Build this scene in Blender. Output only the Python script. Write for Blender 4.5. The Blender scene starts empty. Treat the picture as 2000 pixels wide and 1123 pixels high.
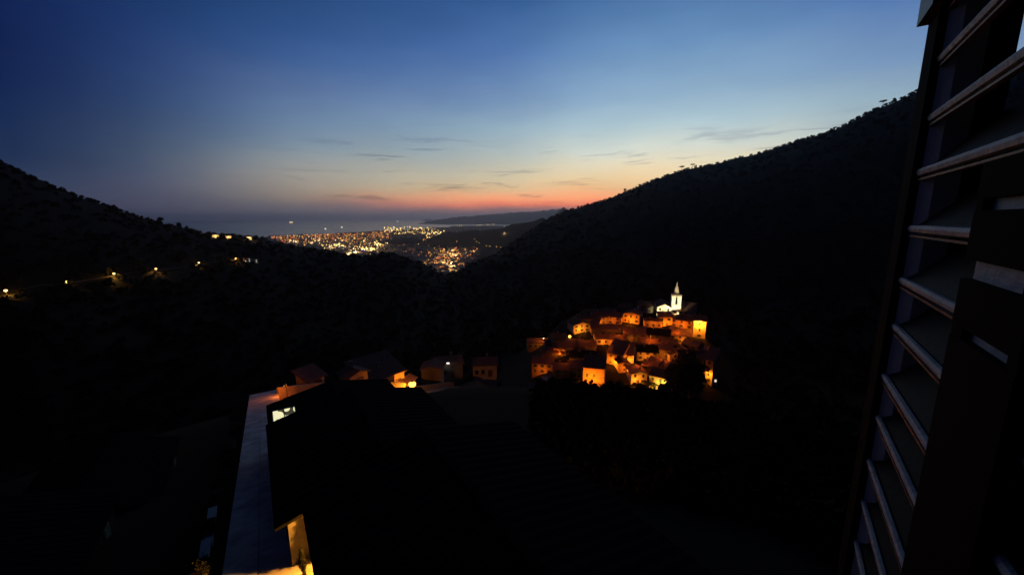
import bpy, bmesh, math, random
import numpy as np
from mathutils import Vector, Matrix

random.seed(7)
rng = np.random.default_rng(7)
C = bpy.context.scene.collection
sc = bpy.context.scene
R = math.radians

# ------------------------------------------------------------------ camera
F_PX, W_PX, H_PX = 762.0, 2000.0, 1123.0
PITCH = math.atan((H_PX / 2 - 427.0) / F_PX)
cd = bpy.data.cameras.new('camera')
cd.sensor_width = 36.0
cd.lens = 36.0 * F_PX / W_PX
cd.clip_start = 0.02
cd.clip_end = 400000.0
cam = bpy.data.objects.new('camera', cd)
cam.rotation_euler = (math.pi / 2 - PITCH, 0, 0)
C.objects.link(cam)
sc.camera = cam

# ------------------------------------------------------------------ world: dusk sky
wd = bpy.data.worlds.new('World')
sc.world = wd
wd.use_nodes = True
nt = wd.node_tree
nt.nodes.clear()
N = nt.nodes.new
L = nt.links.new
SUN_AZ = 20.5          # degrees to the right of the view axis, sun just under the horizon


def lin(c):
    c = c / 255.0
    return c / 12.92 if c <= 0.04045 else ((c + 0.055) / 1.055) ** 2.4


def col(r, g, b):
    return (lin(r), lin(g), lin(b), 1.0)


def math_node(op, a, b=None, clamp=False):
    n = N('ShaderNodeMath')
    n.operation = op
    n.use_clamp = clamp
    for i, v in enumerate((a, b)):
        if v is None:
            continue
        if isinstance(v, (int, float)):
            n.inputs[i].default_value = v
        else:
            L(v, n.inputs[i])
    return n.outputs[0]


def ramp_node(fac, stops, interp='EASE'):
    n = N('ShaderNodeValToRGB')
    n.color_ramp.interpolation = interp
    el = n.color_ramp.elements
    while len(el) > 1:
        el.remove(el[-1])
    el[0].position = stops[0][0]
    el[0].color = stops[0][1]
    for p, c in stops[1:]:
        e = el.new(p)
        e.color = c
    L(fac, n.inputs[0])
    return n.outputs[0]


tc = N('ShaderNodeTexCoord')
sep = N('ShaderNodeSeparateXYZ')
L(tc.outputs['Generated'], sep.inputs[0])
vx, vy, vz = sep.outputs
elev = math_node('MULTIPLY', math_node('ARCSINE', vz), 180 / math.pi)       # degrees
nzw = N('ShaderNodeTexNoise')
cw = N('ShaderNodeCombineXYZ')
L(math_node('MULTIPLY', math_node('ARCTAN2', vx, vy), 7.0), cw.inputs[0])
L(math_node('MULTIPLY', elev, 0.35), cw.inputs[1])
nzw.inputs['Scale'].default_value = 1.0
nzw.inputs['Detail'].default_value = 5.0
L(cw.outputs[0], nzw.inputs['Vector'])
elev = math_node('ADD', elev, math_node('MULTIPLY', math_node('SUBTRACT', nzw.outputs['Fac'], 0.5), 1.5))
# compressed elevation so the ramp has room near the horizon: f = (e/90)^0.5
ef = math_node('POWER', math_node('MAXIMUM', math_node('DIVIDE', elev, 90.0), 0.0), 0.5)
hor = math_node('SQRT', math_node('ADD', math_node('MULTIPLY', vx, vx), math_node('MULTIPLY', vy, vy)))
sx, sy = math.sin(R(SUN_AZ)), math.cos(R(SUN_AZ))
cosaz = math_node('DIVIDE', math_node('ADD', math_node('MULTIPLY', vx, sx), math_node('MULTIPLY', vy, sy)), math_node('MAXIMUM', hor, 1e-4))
daz = math_node('MULTIPLY', math_node('ARCCOSINE', math_node('MINIMUM', math_node('MAXIMUM', cosaz, -1.0), 1.0)), 180 / math.pi)


def E(deg):
    return (deg / 90.0) ** 0.5


RAMPS = [
    # degrees from the sunset, then (elevation, colour) stops
    (6, [(0, (92, 86, 98)), (1.2, (152, 112, 112)), (2.0, (268, 138, 100)), (2.8, (284, 178, 120)), (4.2, (255, 202, 144)), (6, (254, 228, 178)), (8.8, (222, 226, 212)),
          (12, (180, 205, 214)), (15, (148, 180, 206)), (20.7, (108, 148, 192)), (26, (70, 112, 162)), (45, (30, 52, 96)), (90, (6, 12, 30))]),
    (20.5, [(0, (90, 86, 98)), (1.2, (146, 112, 114)), (1.95, (264, 138, 104)), (2.7, (282, 178, 122)), (4.1, (238, 198, 150)), (5.5, (219, 203, 168)), (8.9, (180, 192, 190)),
          (12.2, (150, 178, 195)), (15.3, (122, 153, 190)), (21.2, (80, 118, 175)), (26.9, (48, 90, 145)), (45, (20, 38, 78)), (90, (6, 12, 30))]),
    (48, [(0, (106, 106, 118)), (1.7, (128, 115, 118)), (3, (163, 144, 128)), (5, (168, 163, 152)), (8, (140, 152, 160)), (9.8, (112, 140, 165)), (13.8, (95, 120, 160)),
          (19.3, (52, 88, 145)), (24, (38, 72, 122)), (45, (14, 28, 62)), (90, (6, 12, 30))]),
    (62.5, [(0, (86, 88, 108)), (1.45, (84, 84, 104)), (4.1, (80, 88, 110)), (6.7, (65, 82, 108)), (11.7, (45, 68, 110)), (16.5, (35, 60, 112)), (20.9, (22, 50, 98)),
          (45, (8, 18, 46)), (90, (6, 12, 30))]),
    (72.5, [(0, (62, 66, 88)), (1.5, (62, 66, 88)), (3.5, (46, 62, 92)), (5.6, (27, 47, 82)), (9.8, (17, 39, 81)), (14, (11, 29, 75)), (17.8, (11, 29, 77)), (45, (6, 14, 40)), (90, (6, 12, 30))]),
]
ELS = [0, 0.7, 1.3, 2.0, 2.8, 4.1, 5.5, 7.0, 9.0, 12.0, 15.3, 18.5, 21.0, 24.0, 27.0, 36.0, 45.0, 90.0]
KN = np.array([q_[0] for q_ in RAMPS], float)
TAB = np.array([[[np.interp(e_, [s_[0] for s_ in st], [lin(s_[1][c_]) for s_ in st]) for c_ in range(3)] for e_ in ELS] for (_, st) in RAMPS])


def smooth_knots(x, xs, ys):
    """monotone cubic through the measured azimuths so that no seam shows"""
    h_ = np.diff(xs)[:, None, None]
    d_ = np.diff(ys, axis=0) / h_
    m_ = np.zeros_like(ys)
    p_ = d_[:-1] * d_[1:]
    m_[1:-1] = np.where(p_ > 0, 2 * p_ / np.where(np.abs(d_[:-1] + d_[1:]) < 1e-9, 1e-9, d_[:-1] + d_[1:]), 0)
    m_[0] = 0
    m_[-1] = 0
    if x <= xs[0]:
        return ys[0]
    if x >= xs[-1]:
        return ys[-1]
    k = int(np.searchsorted(xs, x) - 1)
    hh = xs[k + 1] - xs[k]
    t_ = (x - xs[k]) / hh
    return ((2 * t_**3 - 3 * t_**2 + 1) * ys[k] + (t_**3 - 2 * t_**2 + t_) * hh * m_[k] + (-2 * t_**3 + 3 * t_**2) * ys[k + 1] + (t_**3 - t_**2) * hh * m_[k + 1])


KD = [4, 12, 20.5, 28, 36, 43, 49, 54, 58.5, 63, 67, 71, 76]
ramps = [ramp_node(ef, [(E(e_), (*[float(v_) for v_ in smooth_knots(k_, KN, TAB)[n_]], 1)) for n_, e_ in enumerate(ELS)], 'LINEAR') for k_ in KD]


def mixc(f, a, b):
    n = N('ShaderNodeMix')
    n.data_type = 'RGBA'
    L(f, n.inputs[0])
    for s, v in ((6, a), (7, b)):
        if isinstance(v, tuple):
            n.inputs[s].default_value = v
        else:
            L(v, n.inputs[s])
    return n.outputs[2]


def mrange(v, a, b, smooth=True):
    n = N('ShaderNodeMapRange')
    n.interpolation_type = 'SMOOTHSTEP' if smooth else 'LINEAR'
    L(v, n.inputs[0])
    n.inputs[1].default_value = a
    n.inputs[2].default_value = b
    return n.outputs[0]


sky_c = ramps[0]
for k in range(1, len(KD)):
    sky_c = mixc(mrange(daz, KD[k - 1], KD[k], False), sky_c, ramps[k])
# thin stratus streaks, stretched along the horizon
cmb = N('ShaderNodeCombineXYZ')
az = math_node('MULTIPLY', math_node('ARCTAN2', vx, vy), 180 / math.pi)
L(math_node('MULTIPLY', az, 0.085), cmb.inputs[0])
L(math_node('ADD', math_node('MULTIPLY', elev, 1.0), math_node('MULTIPLY', az, -0.012)), cmb.inputs[1])
cmb.inputs[2].default_value = 3.7
noi = N('ShaderNodeTexNoise')
noi.inputs['Scale'].default_value = 1.0
noi.inputs['Detail'].default_value = 5.0
noi.inputs['Roughness'].default_value = 0.55
noi.inputs['Distortion'].default_value = 0.3
L(cmb.outputs[0], noi.inputs['Vector'])
cl = mrange(noi.outputs['Fac'], 0.53, 0.68)
band = math_node('MULTIPLY', mrange(elev, 1.2, 2.4), math_node('SUBTRACT', 1.0, mrange(elev, 8.0, 13.0)))
cl = math_node('MULTIPLY', math_node('MULTIPLY', math_node('MULTIPLY', cl, band), math_node('SUBTRACT', 1.0, mrange(daz, 34.0, 58.0))), 0.72)
cloud_c = N('ShaderNodeMix')
cloud_c.data_type = 'RGBA'
cloud_c.blend_type = 'MULTIPLY'
cloud_c.inputs[0].default_value = 1.0
L(sky_c, cloud_c.inputs[6])
cloud_c.inputs[7].default_value = (0.42, 0.46, 0.60, 1)
sky_c = mixc(cl, sky_c, cloud_c.outputs[2])
# broad soft veils
cmb2 = N('ShaderNodeCombineXYZ')
L(math_node('MULTIPLY', az, 0.05), cmb2.inputs[0])
L(math_node('MULTIPLY', elev, 0.16), cmb2.inputs[1])
cmb2.inputs[2].default_value = 11.0
noi2 = N('ShaderNodeTexNoise')
noi2.inputs['Scale'].default_value = 1.4
noi2.inputs['Detail'].default_value = 4.0
L(cmb2.outputs[0], noi2.inputs['Vector'])
veil = math_node('ADD', 0.90, math_node('MULTIPLY', noi2.outputs['Fac'], 0.20))
# the eastern sky, away from the sunset, is already night
veil = math_node('MULTIPLY', veil, math_node('SUBTRACT', 1.0, math_node('MULTIPLY', mrange(daz, 76.0, 150.0), 0.65)))
vm = N('ShaderNodeVectorMath')
vm.operation = 'SCALE'
L(sky_c, vm.inputs[0])
L(veil, vm.inputs['Scale'])
# physical sky for the last sunlight, added faintly under the ramps
skyn = N('ShaderNodeTexSky')
skyn.sky_type = 'NISHITA'
skyn.sun_disc = False
skyn.sun_elevation = R(-3.0)
skyn.sun_rotation = R(SUN_AZ)
bg1 = N('ShaderNodeBackground')
L(vm.outputs[0], bg1.inputs[0])
bg1.inputs[1].default_value = 1.0
bg2 = N('ShaderNodeBackground')
L(skyn.outputs[0], bg2.inputs[0])
bg2.inputs[1].default_value = 0.01
add = N('ShaderNodeAddShader')
L(bg1.outputs[0], add.inputs[0])
L(bg2.outputs[0], add.inputs[1])
out = N('ShaderNodeOutputWorld')
L(add.outputs[0], out.inputs[0])

# ------------------------------------------------------------------ exposure and sampling
sc.view_settings.view_transform = 'Standard'
sc.view_settings.look = 'None'
sc.view_settings.exposure = 0.0
sc.view_settings.gamma = 1.0
sc.view_settings.use_curve_mapping = False
sc.render.engine = 'CYCLES'
cy = sc.cycles
cy.use_denoising = True
cy.denoiser = 'OPENIMAGEDENOISE'
cy.max_bounces = 3
cy.diffuse_bounces = 1
cy.glossy_bounces = 2
cy.transmission_bounces = 2
cy.volume_bounces = 0
cy.sample_clamp_indirect = 3.0
cy.use_light_tree = True
cy.use_adaptive_sampling = True
cy.adaptive_threshold = 0.02

# ------------------------------------------------------------------ projection helpers
cp, sp = math.cos(PITCH), math.sin(PITCH)


def ray(px, py):
    """photo pixel -> (horizontal unit x, horizontal unit y, rise per metre of horizontal range)"""
    dx, dy = px - W_PX / 2, H_PX / 2 - py
    fwd = F_PX * cp + dy * sp
    up = dy * cp - F_PX * sp
    r = math.hypot(dx, fwd)
    return dx / r, fwd / r, up / r


def at_r(px, py, r):
    a, b, t = ray(px, py)
    return Vector((a * r, b * r, t * r))


def at_z(px, py, z):
    a, b, t = ray(px, py)
    return at_r(px, py, z / t)


def az_of(px, py=427):
    a, b, t = ray(px, py)
    return math.degrees(math.atan2(a, b))


# ------------------------------------------------------------------ materials
MATS = {}


def mat(name, base, rough=0.8, noise=None, bump=0.0, scale=5.0, metal=0.0, spec=0.5, wave=None, emit=None, estr=0.0):
    if name in MATS:
        return MATS[name]
    m = bpy.data.materials.new(name)
    m.use_nodes = True
    t = m.node_tree
    b = t.nodes['Principled BSDF']
    b.inputs['Base Color'].default_value = (*base, 1)
    b.inputs['Roughness'].default_value = rough
    b.inputs['Metallic'].default_value = metal
    b.inputs['Specular IOR Level'].default_value = spec
    if noise:
        tcn = t.nodes.new('ShaderNodeTexCoord')
        nz = t.nodes.new('ShaderNodeTexNoise')
        nz.inputs['Scale'].default_value = scale
        nz.inputs['Detail'].default_value = 6.0
        nz.inputs['Roughness'].default_value = 0.65
        t.links.new(tcn.outputs['Object'], nz.inputs['Vector'])
        cr = t.nodes.new('ShaderNodeValToRGB')
        cr.color_ramp.elements[0].position = 0.32
        cr.color_ramp.elements[1].position = 0.68
        cr.color_ramp.elements[0].color = (*base, 1)
        cr.color_ramp.elements[1].color = (*noise, 1)
        t.links.new(nz.outputs['Fac'], cr.inputs[0])
        t.links.new(cr.outputs[0], b.inputs['Base Color'])
        if bump:
            bp = t.nodes.new('ShaderNodeBump')
            bp.inputs['Strength'].default_value = bump
            bp.inputs['Distance'].default_value = 0.05
            t.links.new(nz.outputs['Fac'], bp.inputs['Height'])
            t.links.new(bp.outputs[0], b.inputs['Normal'])
    if emit:
        b.inputs['Emission Color'].default_value = (*emit, 1)
        b.inputs['Emission Strength'].default_value = estr
    MATS[name] = m
    return m


def emat(name, c, s, sample=False):
    if name in MATS:
        return MATS[name]
    m = bpy.data.materials.new(name)
    m.use_nodes = True
    t = m.node_tree
    t.nodes.clear()
    e = t.nodes.new('ShaderNodeEmission')
    e.inputs[0].default_value = (*c, 1)
    e.inputs[1].default_value = s
    o = t.nodes.new('ShaderNodeOutputMaterial')
    t.links.new(e.outputs[0], o.inputs[0])
    if not sample:
        m.cycles.emission_sampling = 'NONE'
    MATS[name] = m
    return m


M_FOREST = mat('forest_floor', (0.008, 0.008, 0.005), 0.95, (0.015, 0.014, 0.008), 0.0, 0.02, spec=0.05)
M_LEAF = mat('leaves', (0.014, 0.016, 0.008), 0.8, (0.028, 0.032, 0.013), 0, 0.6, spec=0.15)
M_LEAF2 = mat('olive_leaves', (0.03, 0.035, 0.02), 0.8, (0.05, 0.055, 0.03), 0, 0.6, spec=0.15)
M_BARK = mat('bark', (0.05, 0.04, 0.03), 0.9, (0.09, 0.07, 0.05), 0.4, 6.0)
M_STUC = {
    'ochre': mat('stucco_ochre', (0.36, 0.25, 0.13), 0.9, (0.62, 0.46, 0.28), 0.3, 0.5),
    'cream': mat('stucco_cream', (0.46, 0.40, 0.30), 0.9, (0.70, 0.63, 0.50), 0.3, 0.5),
    'pink': mat('stucco_pink', (0.34, 0.22, 0.16), 0.9, (0.58, 0.40, 0.31), 0.3, 0.5),
    'grey': mat('stucco_grey', (0.36, 0.34, 0.31), 0.9, (0.46, 0.43, 0.39), 0.3, 1.2),
    'stone': mat('rubble_stone', (0.10, 0.09, 0.075), 0.95, (0.22, 0.20, 0.165), 0.8, 3.0),
    'near_black': mat('near_black_wall', (0.012, 0.011, 0.01), 0.95, (0.03, 0.027, 0.024), 0.5, 1.0, spec=0.05),  # wall colour darkened so sky and lamp light barely show on it
    'white': mat('church_plaster', (0.72, 0.69, 0.60), 0.85, (0.80, 0.77, 0.69), 0.2, 0.8),
}
M_TILE = mat('clay_tiles', (0.13, 0.065, 0.042), 0.9, (0.25, 0.135, 0.09), 0.5, 2.5, spec=0.15)
M_SLATE = mat('grey_slates', (0.005, 0.005, 0.005), 0.95, (0.011, 0.0105, 0.01), 0.4, 2.5, spec=0.02)
M_WOODG = mat('shutter_green', (0.05, 0.09, 0.06), 0.6, (0.08, 0.12, 0.08), 0.2, 8)
M_WOODB = mat('door_brown', (0.12, 0.06, 0.03), 0.6, (0.18, 0.10, 0.05), 0.3, 8)
M_FRAME = mat('window_frame', (0.12, 0.09, 0.06), 0.6)
M_GLASS = mat('window_glass', (0.02, 0.022, 0.025), 0.12, spec=0.6)
M_IRON = mat('painted_iron', (0.03, 0.03, 0.03), 0.5, metal=0.4)
M_LITW = emat('lit_window', (1.0, 0.72, 0.38), 1.1)
M_LITWHITE = emat('lit_window_white', (1.0, 0.9, 0.72), 1.0)
SODIUM = (1.0, 0.20, 0.008)
SODIUM2 = (1.0, 0.27, 0.016)
WARMW = (1.0, 0.80, 0.42)
M_BULB = emat('sodium_lamp_glass', (1.0, 0.46, 0.06), 4.5)
M_BULBW = emat('white_lamp_glass', (1.0, 0.9, 0.6), 25.0)
M_STREET = mat('street_concrete', (0.26, 0.25, 0.245), 0.9, (0.62, 0.60, 0.58), 0.6, 0.7)


# ------------------------------------------------------------------ mesh helpers
class MB:
    """collects geometry of one mesh"""

    def __init__(self):
        self.v, self.f, self.s = [], [], []

    def quadmesh(self, vs, fs):
        o = len(self.v)
        self.v += [tuple(v) for v in vs]
        self.f += [tuple(i + o for i in f) for f in fs]

    def box(self, x0, x1, y0, y1, z0, z1):
        self.quadmesh([(x0, y0, z0), (x1, y0, z0), (x1, y1, z0), (x0, y1, z0), (x0, y0, z1), (x1, y0, z1), (x1, y1, z1), (x0, y1, z1)],
                      [(3, 2, 1, 0), (4, 5, 6, 7), (0, 1, 5, 4), (1, 2, 6, 5), (2, 3, 7, 6), (3, 0, 4, 7)])

    def prism(self, poly, axis, a, b):
        """extrude a polygon (list of 2d) along axis 'x','y','z' from a to b"""
        def p3(q, t):
            if axis == 'x':
                return (t, q[0], q[1])
            if axis == 'y':
                return (q[0], t, q[1])
            return (q[0], q[1], t)
        n = len(poly)
        vs = [p3(q, a) for q in poly] + [p3(q, b) for q in poly]
        fs = [tuple(range(n - 1, -1, -1)), tuple(range(n, 2 * n))]
        fs += [(i, (i + 1) % n, n + (i + 1) % n, n + i) for i in range(n)]
        self.quadmesh(vs, fs)

    def tube(self, pts, rad, n=6, caps=True):
        pts = [Vector(p) for p in pts]
        rings = []
        for i, p in enumerate(pts):
            d = (pts[min(i + 1, len(pts) - 1)] - pts[max(i - 1, 0)])
            d = d.normalized() if d.length > 1e-6 else Vector((0, 0, 1))
            u = d.orthogonal().normalized()
            if abs(d.z) < 0.999:
                u = d.cross(Vector((0, 0, 1))).normalized()
            w = d.cross(u)
            rr = rad[i] if isinstance(rad, (list, tuple)) else rad
            rings.append([p + (u * math.cos(2 * math.pi * k / n) + w * math.sin(2 * math.pi * k / n)) * rr for k in range(n)])
        vs = [v for r in rings for v in r]
        fs = []
        for i in range(len(rings) - 1):
            for k in range(n):
                fs.append((i * n + k, i * n + (k + 1) % n, (i + 1) * n + (k + 1) % n, (i + 1) * n + k))
        if caps:
            fs.append(tuple(range(n - 1, -1, -1)))
            fs.append(tuple((len(rings) - 1) * n + k for k in range(n)))
        self.quadmesh(vs, fs)

    def lathe(self, prof, n=10, cx=0, cy=0):
        vs, fs = [], []
        for (r, z) in prof:
            for k in range(n):
                a = 2 * math.pi * k / n
                vs.append((cx + r * math.cos(a), cy + r * math.sin(a), z))
        for i in range(len(prof) - 1):
            for k in range(n):
                fs.append((i * n + k, i * n + (k + 1) % n, (i + 1) * n + (k + 1) % n, (i + 1) * n + k))
        fs.append(tuple(range(n - 1, -1, -1)))
        fs.append(tuple((len(prof) - 1) * n + k for k in range(n)))
        self.quadmesh(vs, fs)

    def mesh(self, name, m, smooth=False):
        me = bpy.data.meshes.new(name)
        me.from_pydata(self.v, [], self.f)
        if m:
            me.materials.append(m)
        if smooth:
            me.polygons.foreach_set('use_smooth', [True] * len(me.polygons))
        me.update()
        return me

    def build(self, name, m, parent=None, smooth=False):
        return link(name, self.mesh(name, m, smooth), parent)


def link(name, me, parent=None):
    o = bpy.data.objects.new(name, me)
    C.objects.link(o)
    if parent:
        o.parent = parent
    return o


def tag(o, label=None, cat=None, group=None, kind=None):
    if label:
        o['label'] = label
    if cat:
        o['category'] = cat
    if group:
        o['group'] = group
    if kind:
        o['kind'] = kind
    return o


def empty(name, loc=(0, 0, 0), rz=0.0):
    o = bpy.data.objects.new(name, None)
    o.empty_display_size = 0.3
    C.objects.link(o)
    o.location = loc
    o.rotation_euler = (0, 0, rz)
    return o


def copy_tree(o, parent=None):
    c = o.copy()
    C.objects.link(c)
    c.parent = parent
    for ch in o.children:
        copy_tree(ch, c)
    return c


# ------------------------------------------------------------------ terrain
SEA = -260.0
PLAIN = -250.0


def prof(px, pts):
    """one azimuth column: list of (range, z) or (range, 'y', photo row)"""
    outp = []
    for q in pts:
        if len(q) == 3:
            outp.append((q[0], q[0] * ray(px, q[2])[2]))
        else:
            outp.append(q)
    return (az_of(px), outp)


def S(r):
    return -11.75 - 0.2236 * r


nearL = [(4, -12.2), (12, S(12)), (30, S(30)), (60, S(60))]
nearR = [(4, -12.2), (12, -14.6), (30, -19.5), (60, -27)]
under = [(30000, -300)]
cols = [
    prof(-1800, nearL + [(120, -20), (400, 40), (900, 160), (2500, 200), (9000, -120), (30000, -300)]),
    prof(-500, nearL + [(120, -50), (250, -95), (420, -60), (900, 150), (1500, 220), (3000, 100), (9000, -200), (30000, -300)]),
    prof(0, nearL + [(110, -48), (220, -95), (330, 'y', 640), (420, 'y', 580), (900, 'y', 307), (1300, 80), (2500, -200), (9000, -262), (30000, -300)]),
    prof(130, nearL + [(110, -48), (220, -98), (340, 'y', 630), (440, 'y', 560), (900, 'y', 372), (1300, 10), (2500, -220), (9000, -262), (30000, -300)]),
    prof(300, nearL + [(110, -48), (230, -102), (380, 'y', 620), (500, 'y', 533), (950, 'y', 432), (1400, -90), (2500, -240), (8200, PLAIN), (8500, -263), (30000, -300)]),
    prof(420, nearL + [(110, -47), (230, -105), (400, 'y', 620), (580, 'y', 519), (1000, 'y', 455), (1500, -140), (2500, -245), (8000, PLAIN), (8300, -263), (30000, -300)]),
    prof(500, nearL + [(110, -46), (230, -108), (420, 'y', 620), (640, 'y', 517), (1000, 'y', 463), (1500, -150), (2300, PLAIN), (6200, PLAIN), (6500, -263), (30000, -300)]),
    prof(560, nearL + [(100, -44), (230, -110), (440, 'y', 620), (700, 'y', 515), (1000, 'y', 478), (1500, -170), (2200, PLAIN), (6500, PLAIN), (6800, -263), (30000, -300)]),
    prof(640, nearL + [(70, -30), (95, -46), (230, -112), (450, 'y', 620), (900, 'y', 490), (1400, -170), (2100, PLAIN), (7000, PLAIN), (7300, -263), (30000, -300)]),
    prof(700, [(4, -12.2), (12, S(12)), (30, S(30)), (62, -27.5), (76, -33), (100, -48), (230, -112), (450, 'y', 620), (850, 'y', 503), (1300, -170), (1900, PLAIN), (7900, PLAIN), (8300, -263), (30000, -300)]),
    prof(760, [(4, -12.2), (12, S(12)), (30, S(30)), (62, -28), (80, -36), (105, -50), (230, -112), (450, 'y', 620), (850, 'y', 497), (1250, -180), (1800, PLAIN), (8800, PLAIN), (9200, -263), (30000, -300)]),
    prof(810, [(4, -12.2), (12, S(12)), (30, S(30)), (62, -28), (80, -37), (110, -52), (230, -112), (450, 'y', 630), (850, 'y', 513), (1250, -190), (1750, PLAIN), (10200, PLAIN), (10600, -263), (30000, -300)]),
    prof(865, nearR + [(85, -38), (112, -50), (230, -112), (450, 'y', 640), (850, 'y', 541), (1250, -200), (1700, PLAIN), (3500, PLAIN), (4200, 'y', 455), (5200, PLAIN), (11500, PLAIN), (12200, -263), (19000, -263), (20500, 'y', 427), (23000, -263), (30000, -300)]),
    prof(925, nearR + [(85, -38), (112, -48), (230, -112), (450, 'y', 640), (950, 'y', 508), (1250, -190), (1700, PLAIN), (3250, PLAIN), (3900, 'y', 446), (5200, PLAIN), (14000, PLAIN), (14600, -263), (18600, -263), (20500, 'y', 421), (23000, -263), (30000, -300)]),
    prof(1000, nearR + [(85, -40), (115, -55), (180, -84), (260, -105), (450, 'y', 620), (1100, 'y', 470), (1500, -150), (2700, -190), (3500, 'y', 436), (5000, -230), (14000, PLAIN), (14600, -263), (18300, -263), (20500, 'y', 415), (23000, -263), (30000, -300)]),
    prof(1060, nearR + [(85, -40), (115, -56), (180, -79), (215, -78), (260, -88), (330, -105), (480, 'y', 610), (1200, 'y', 434), (1600, -60), (2400, -90), (3200, 'y', 424), (5000, -200), (18000, -250), (20500, 'y', 410), (23000, -263), (30000, -300)]),
    prof(1100, nearR + [(85, -41), (115, -57), (180, -78), (215, -71), (250, -66), (290, -80), (400, -100), (600, -70), (1250, 'y', 416), (1700, -40), (3000, -100), (20500, 'y', 407), (23000, -263), (30000, -300)]),
    prof(1150, nearR + [(85, -41), (115, -57), (180, -77.5), (215, -70), (262, -60), (300, -72), (420, -98), (620, -60), (1300, 'y', 400), (1800, 0), (5000, -200), (30000, -300)]),
    prof(1220, nearR + [(85, -41), (115, -58), (180, -77.5), (215, -70), (268, -58.5), (310, -72), (430, -95), (640, -45), (1350, 'y', 373), (2000, 30), (5000, -200), (30000, -300)]),
    prof(1310, nearR + [(85, -41), (115, -58), (180, -77.5), (215, -70), (268, -58.5), (310, -72), (430, -92), (640, -30), (1350, 'y', 339), (2000, 50), (5000, -200), (30000, -300)]),
    prof(1400, nearR + [(85, -41), (115, -58), (180, -78), (215, -72), (262, -62), (310, -78), (430, -90), (640, -15), (1350, 'y', 318), (2000, 60), (5000, -100), (30000, -300)]),
    prof(1480, nearR + [(85, -41), (115, -60), (180, -84), (230, -86), (300, -90), (430, -80), (640, 0), (1350, 'y', 298), (2000, 90), (5000, -100), (30000, -300)]),
    prof(1560, nearR + [(85, -42), (115, -60), (180, -88), (300, -92), (430, -70), (640, 20), (1300, 'y', 272), (2000, 120), (5000, 0), (30000, -300)]),
    prof(1680, nearR + [(85, -42), (115, -60), (180, -88), (280, -88), (430, -55), (640, 40), (1200, 'y', 218), (2000, 150), (5000, 0), (30000, -300)]),
    prof(1790, nearR + [(85, -42), (115, -60), (180, -86), (270, -80), (430, -40), (640, 60), (1150, 'y', 166), (2000, 200), (5000, 0), (30000, -300)]),
    prof(2000, nearR + [(115, -60), (180, -80), (270, -66), (430, -20), (640, 85), (1100, 'y', 118), (2000, 250), (5000, 0), (30000, -300)]),
    prof(2600, nearR + [(115, -50), (250, -30), (640, 120), (1100, 330), (2000, 300), (5000, 0), (30000, -300)]),
    prof(4500, [(4, -12.2), (12, -14), (60, -8), (250, 40), (640, 160), (1100, 330), (2000, 330), (5000, 0), (30000, -300)]),
]
back = [(4, -12.2), (12, -10), (60, 5), (250, 70), (640, 200), (1100, 330), (2000, 360), (5000, 100), (30000, -300)]
AZ = [-180.0] + [c[0] for c in cols] + [180.0]
PR = [back] + [c[1] for c in cols] + [back]
fine = np.arange(-56.0, 56.01, 0.2)
az_g = np.concatenate([np.arange(-180, -56, 3.0), fine, np.arange(58, 180.1, 3.0)])
r_g = np.concatenate([np.geomspace(4, 120, 40), np.geomspace(126, 1600, 90), np.geomspace(1650, 26000, 60)])
ctl = np.array([np.interp(np.log(r_g), np.log([p[0] for p in pr]), [p[1] for p in pr]) for pr in PR])
Z = np.stack([np.interp(az_g, AZ, ctl[:, j]) for j in range(len(r_g))], axis=1)


def vnoise(x, y, seed=0):
    def h(i, j):
        n = np.sin(i * 127.1 + j * 311.7 + seed * 74.7) * 43758.5453
        return n - np.floor(n)
    i, j = np.floor(x), np.floor(y)
    u, v = x - i, y - j
    u, v = u * u * (3 - 2 * u), v * v * (3 - 2 * v)
    a, b, c_, d_ = h(i, j), h(i + 1, j), h(i, j + 1), h(i + 1, j + 1)
    return (a * (1 - u) + b * u) * (1 - v) + (c_ * (1 - u) + d_ * u) * v - 0.5


AA, RR = np.meshgrid(np.radians(az_g), r_g, indexing='ij')
TX, TY = RR * np.sin(AA), RR * np.cos(AA)
amp = np.interp(RR, [0, 290, 420, 1600, 2200, 3000, 4000, 6000, 18000, 20500], [0, 0, 6, 16, 0, 0, 24, 0, 30, 120])
amp = np.where(Z < -249.5, 0, amp)
Z = Z + amp * (vnoise(TX / 160, TY / 160, 1) + 0.5 * vnoise(TX / 60, TY / 60, 2) + 0.25 * vnoise(TX / 25, TY / 25, 3)) * np.interp(RR, [0, 6000, 15000], [1, 1, .5])
Z[-1] = Z[0]


def terr(x, y):
    a = math.degrees(math.atan2(x, y))
    r = max(4.0, min(25999.0, math.hypot(x, y)))
    i = int(np.clip(np.searchsorted(az_g, a) - 1, 0, len(az_g) - 2))
    j = int(np.clip(np.searchsorted(r_g, r) - 1, 0, len(r_g) - 2))
    u = (a - az_g[i]) / (az_g[i + 1] - az_g[i])
    v = (r - r_g[j]) / (r_g[j + 1] - r_g[j])
    return float((Z[i, j] * (1 - v) + Z[i, j + 1] * v) * (1 - u) + (Z[i + 1, j] * (1 - v) + Z[i + 1, j + 1] * v) * u)


na, nr = Z.shape
verts = np.stack([TX, TY, Z], axis=-1).reshape(-1, 3)
idx = np.arange(na * nr).reshape(na, nr)
q = np.stack([idx[:-1, :-1], idx[:-1, 1:], idx[1:, 1:], idx[1:, :-1]], axis=-1).reshape(-1, 4)
me = bpy.data.meshes.new('terrain')
cidx = len(verts)
me.from_pydata(np.vstack([verts, [[0, 0, -12.2]]]).tolist(), [], q[:, ::-1].tolist() + [(cidx, int(idx[i, 0]), int(idx[i + 1, 0])) for i in range(na - 1)])
me.polygons.foreach_set('use_smooth', [True] * len(me.polygons))
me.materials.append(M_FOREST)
tag(link('terrain', me), kind='structure')

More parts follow.
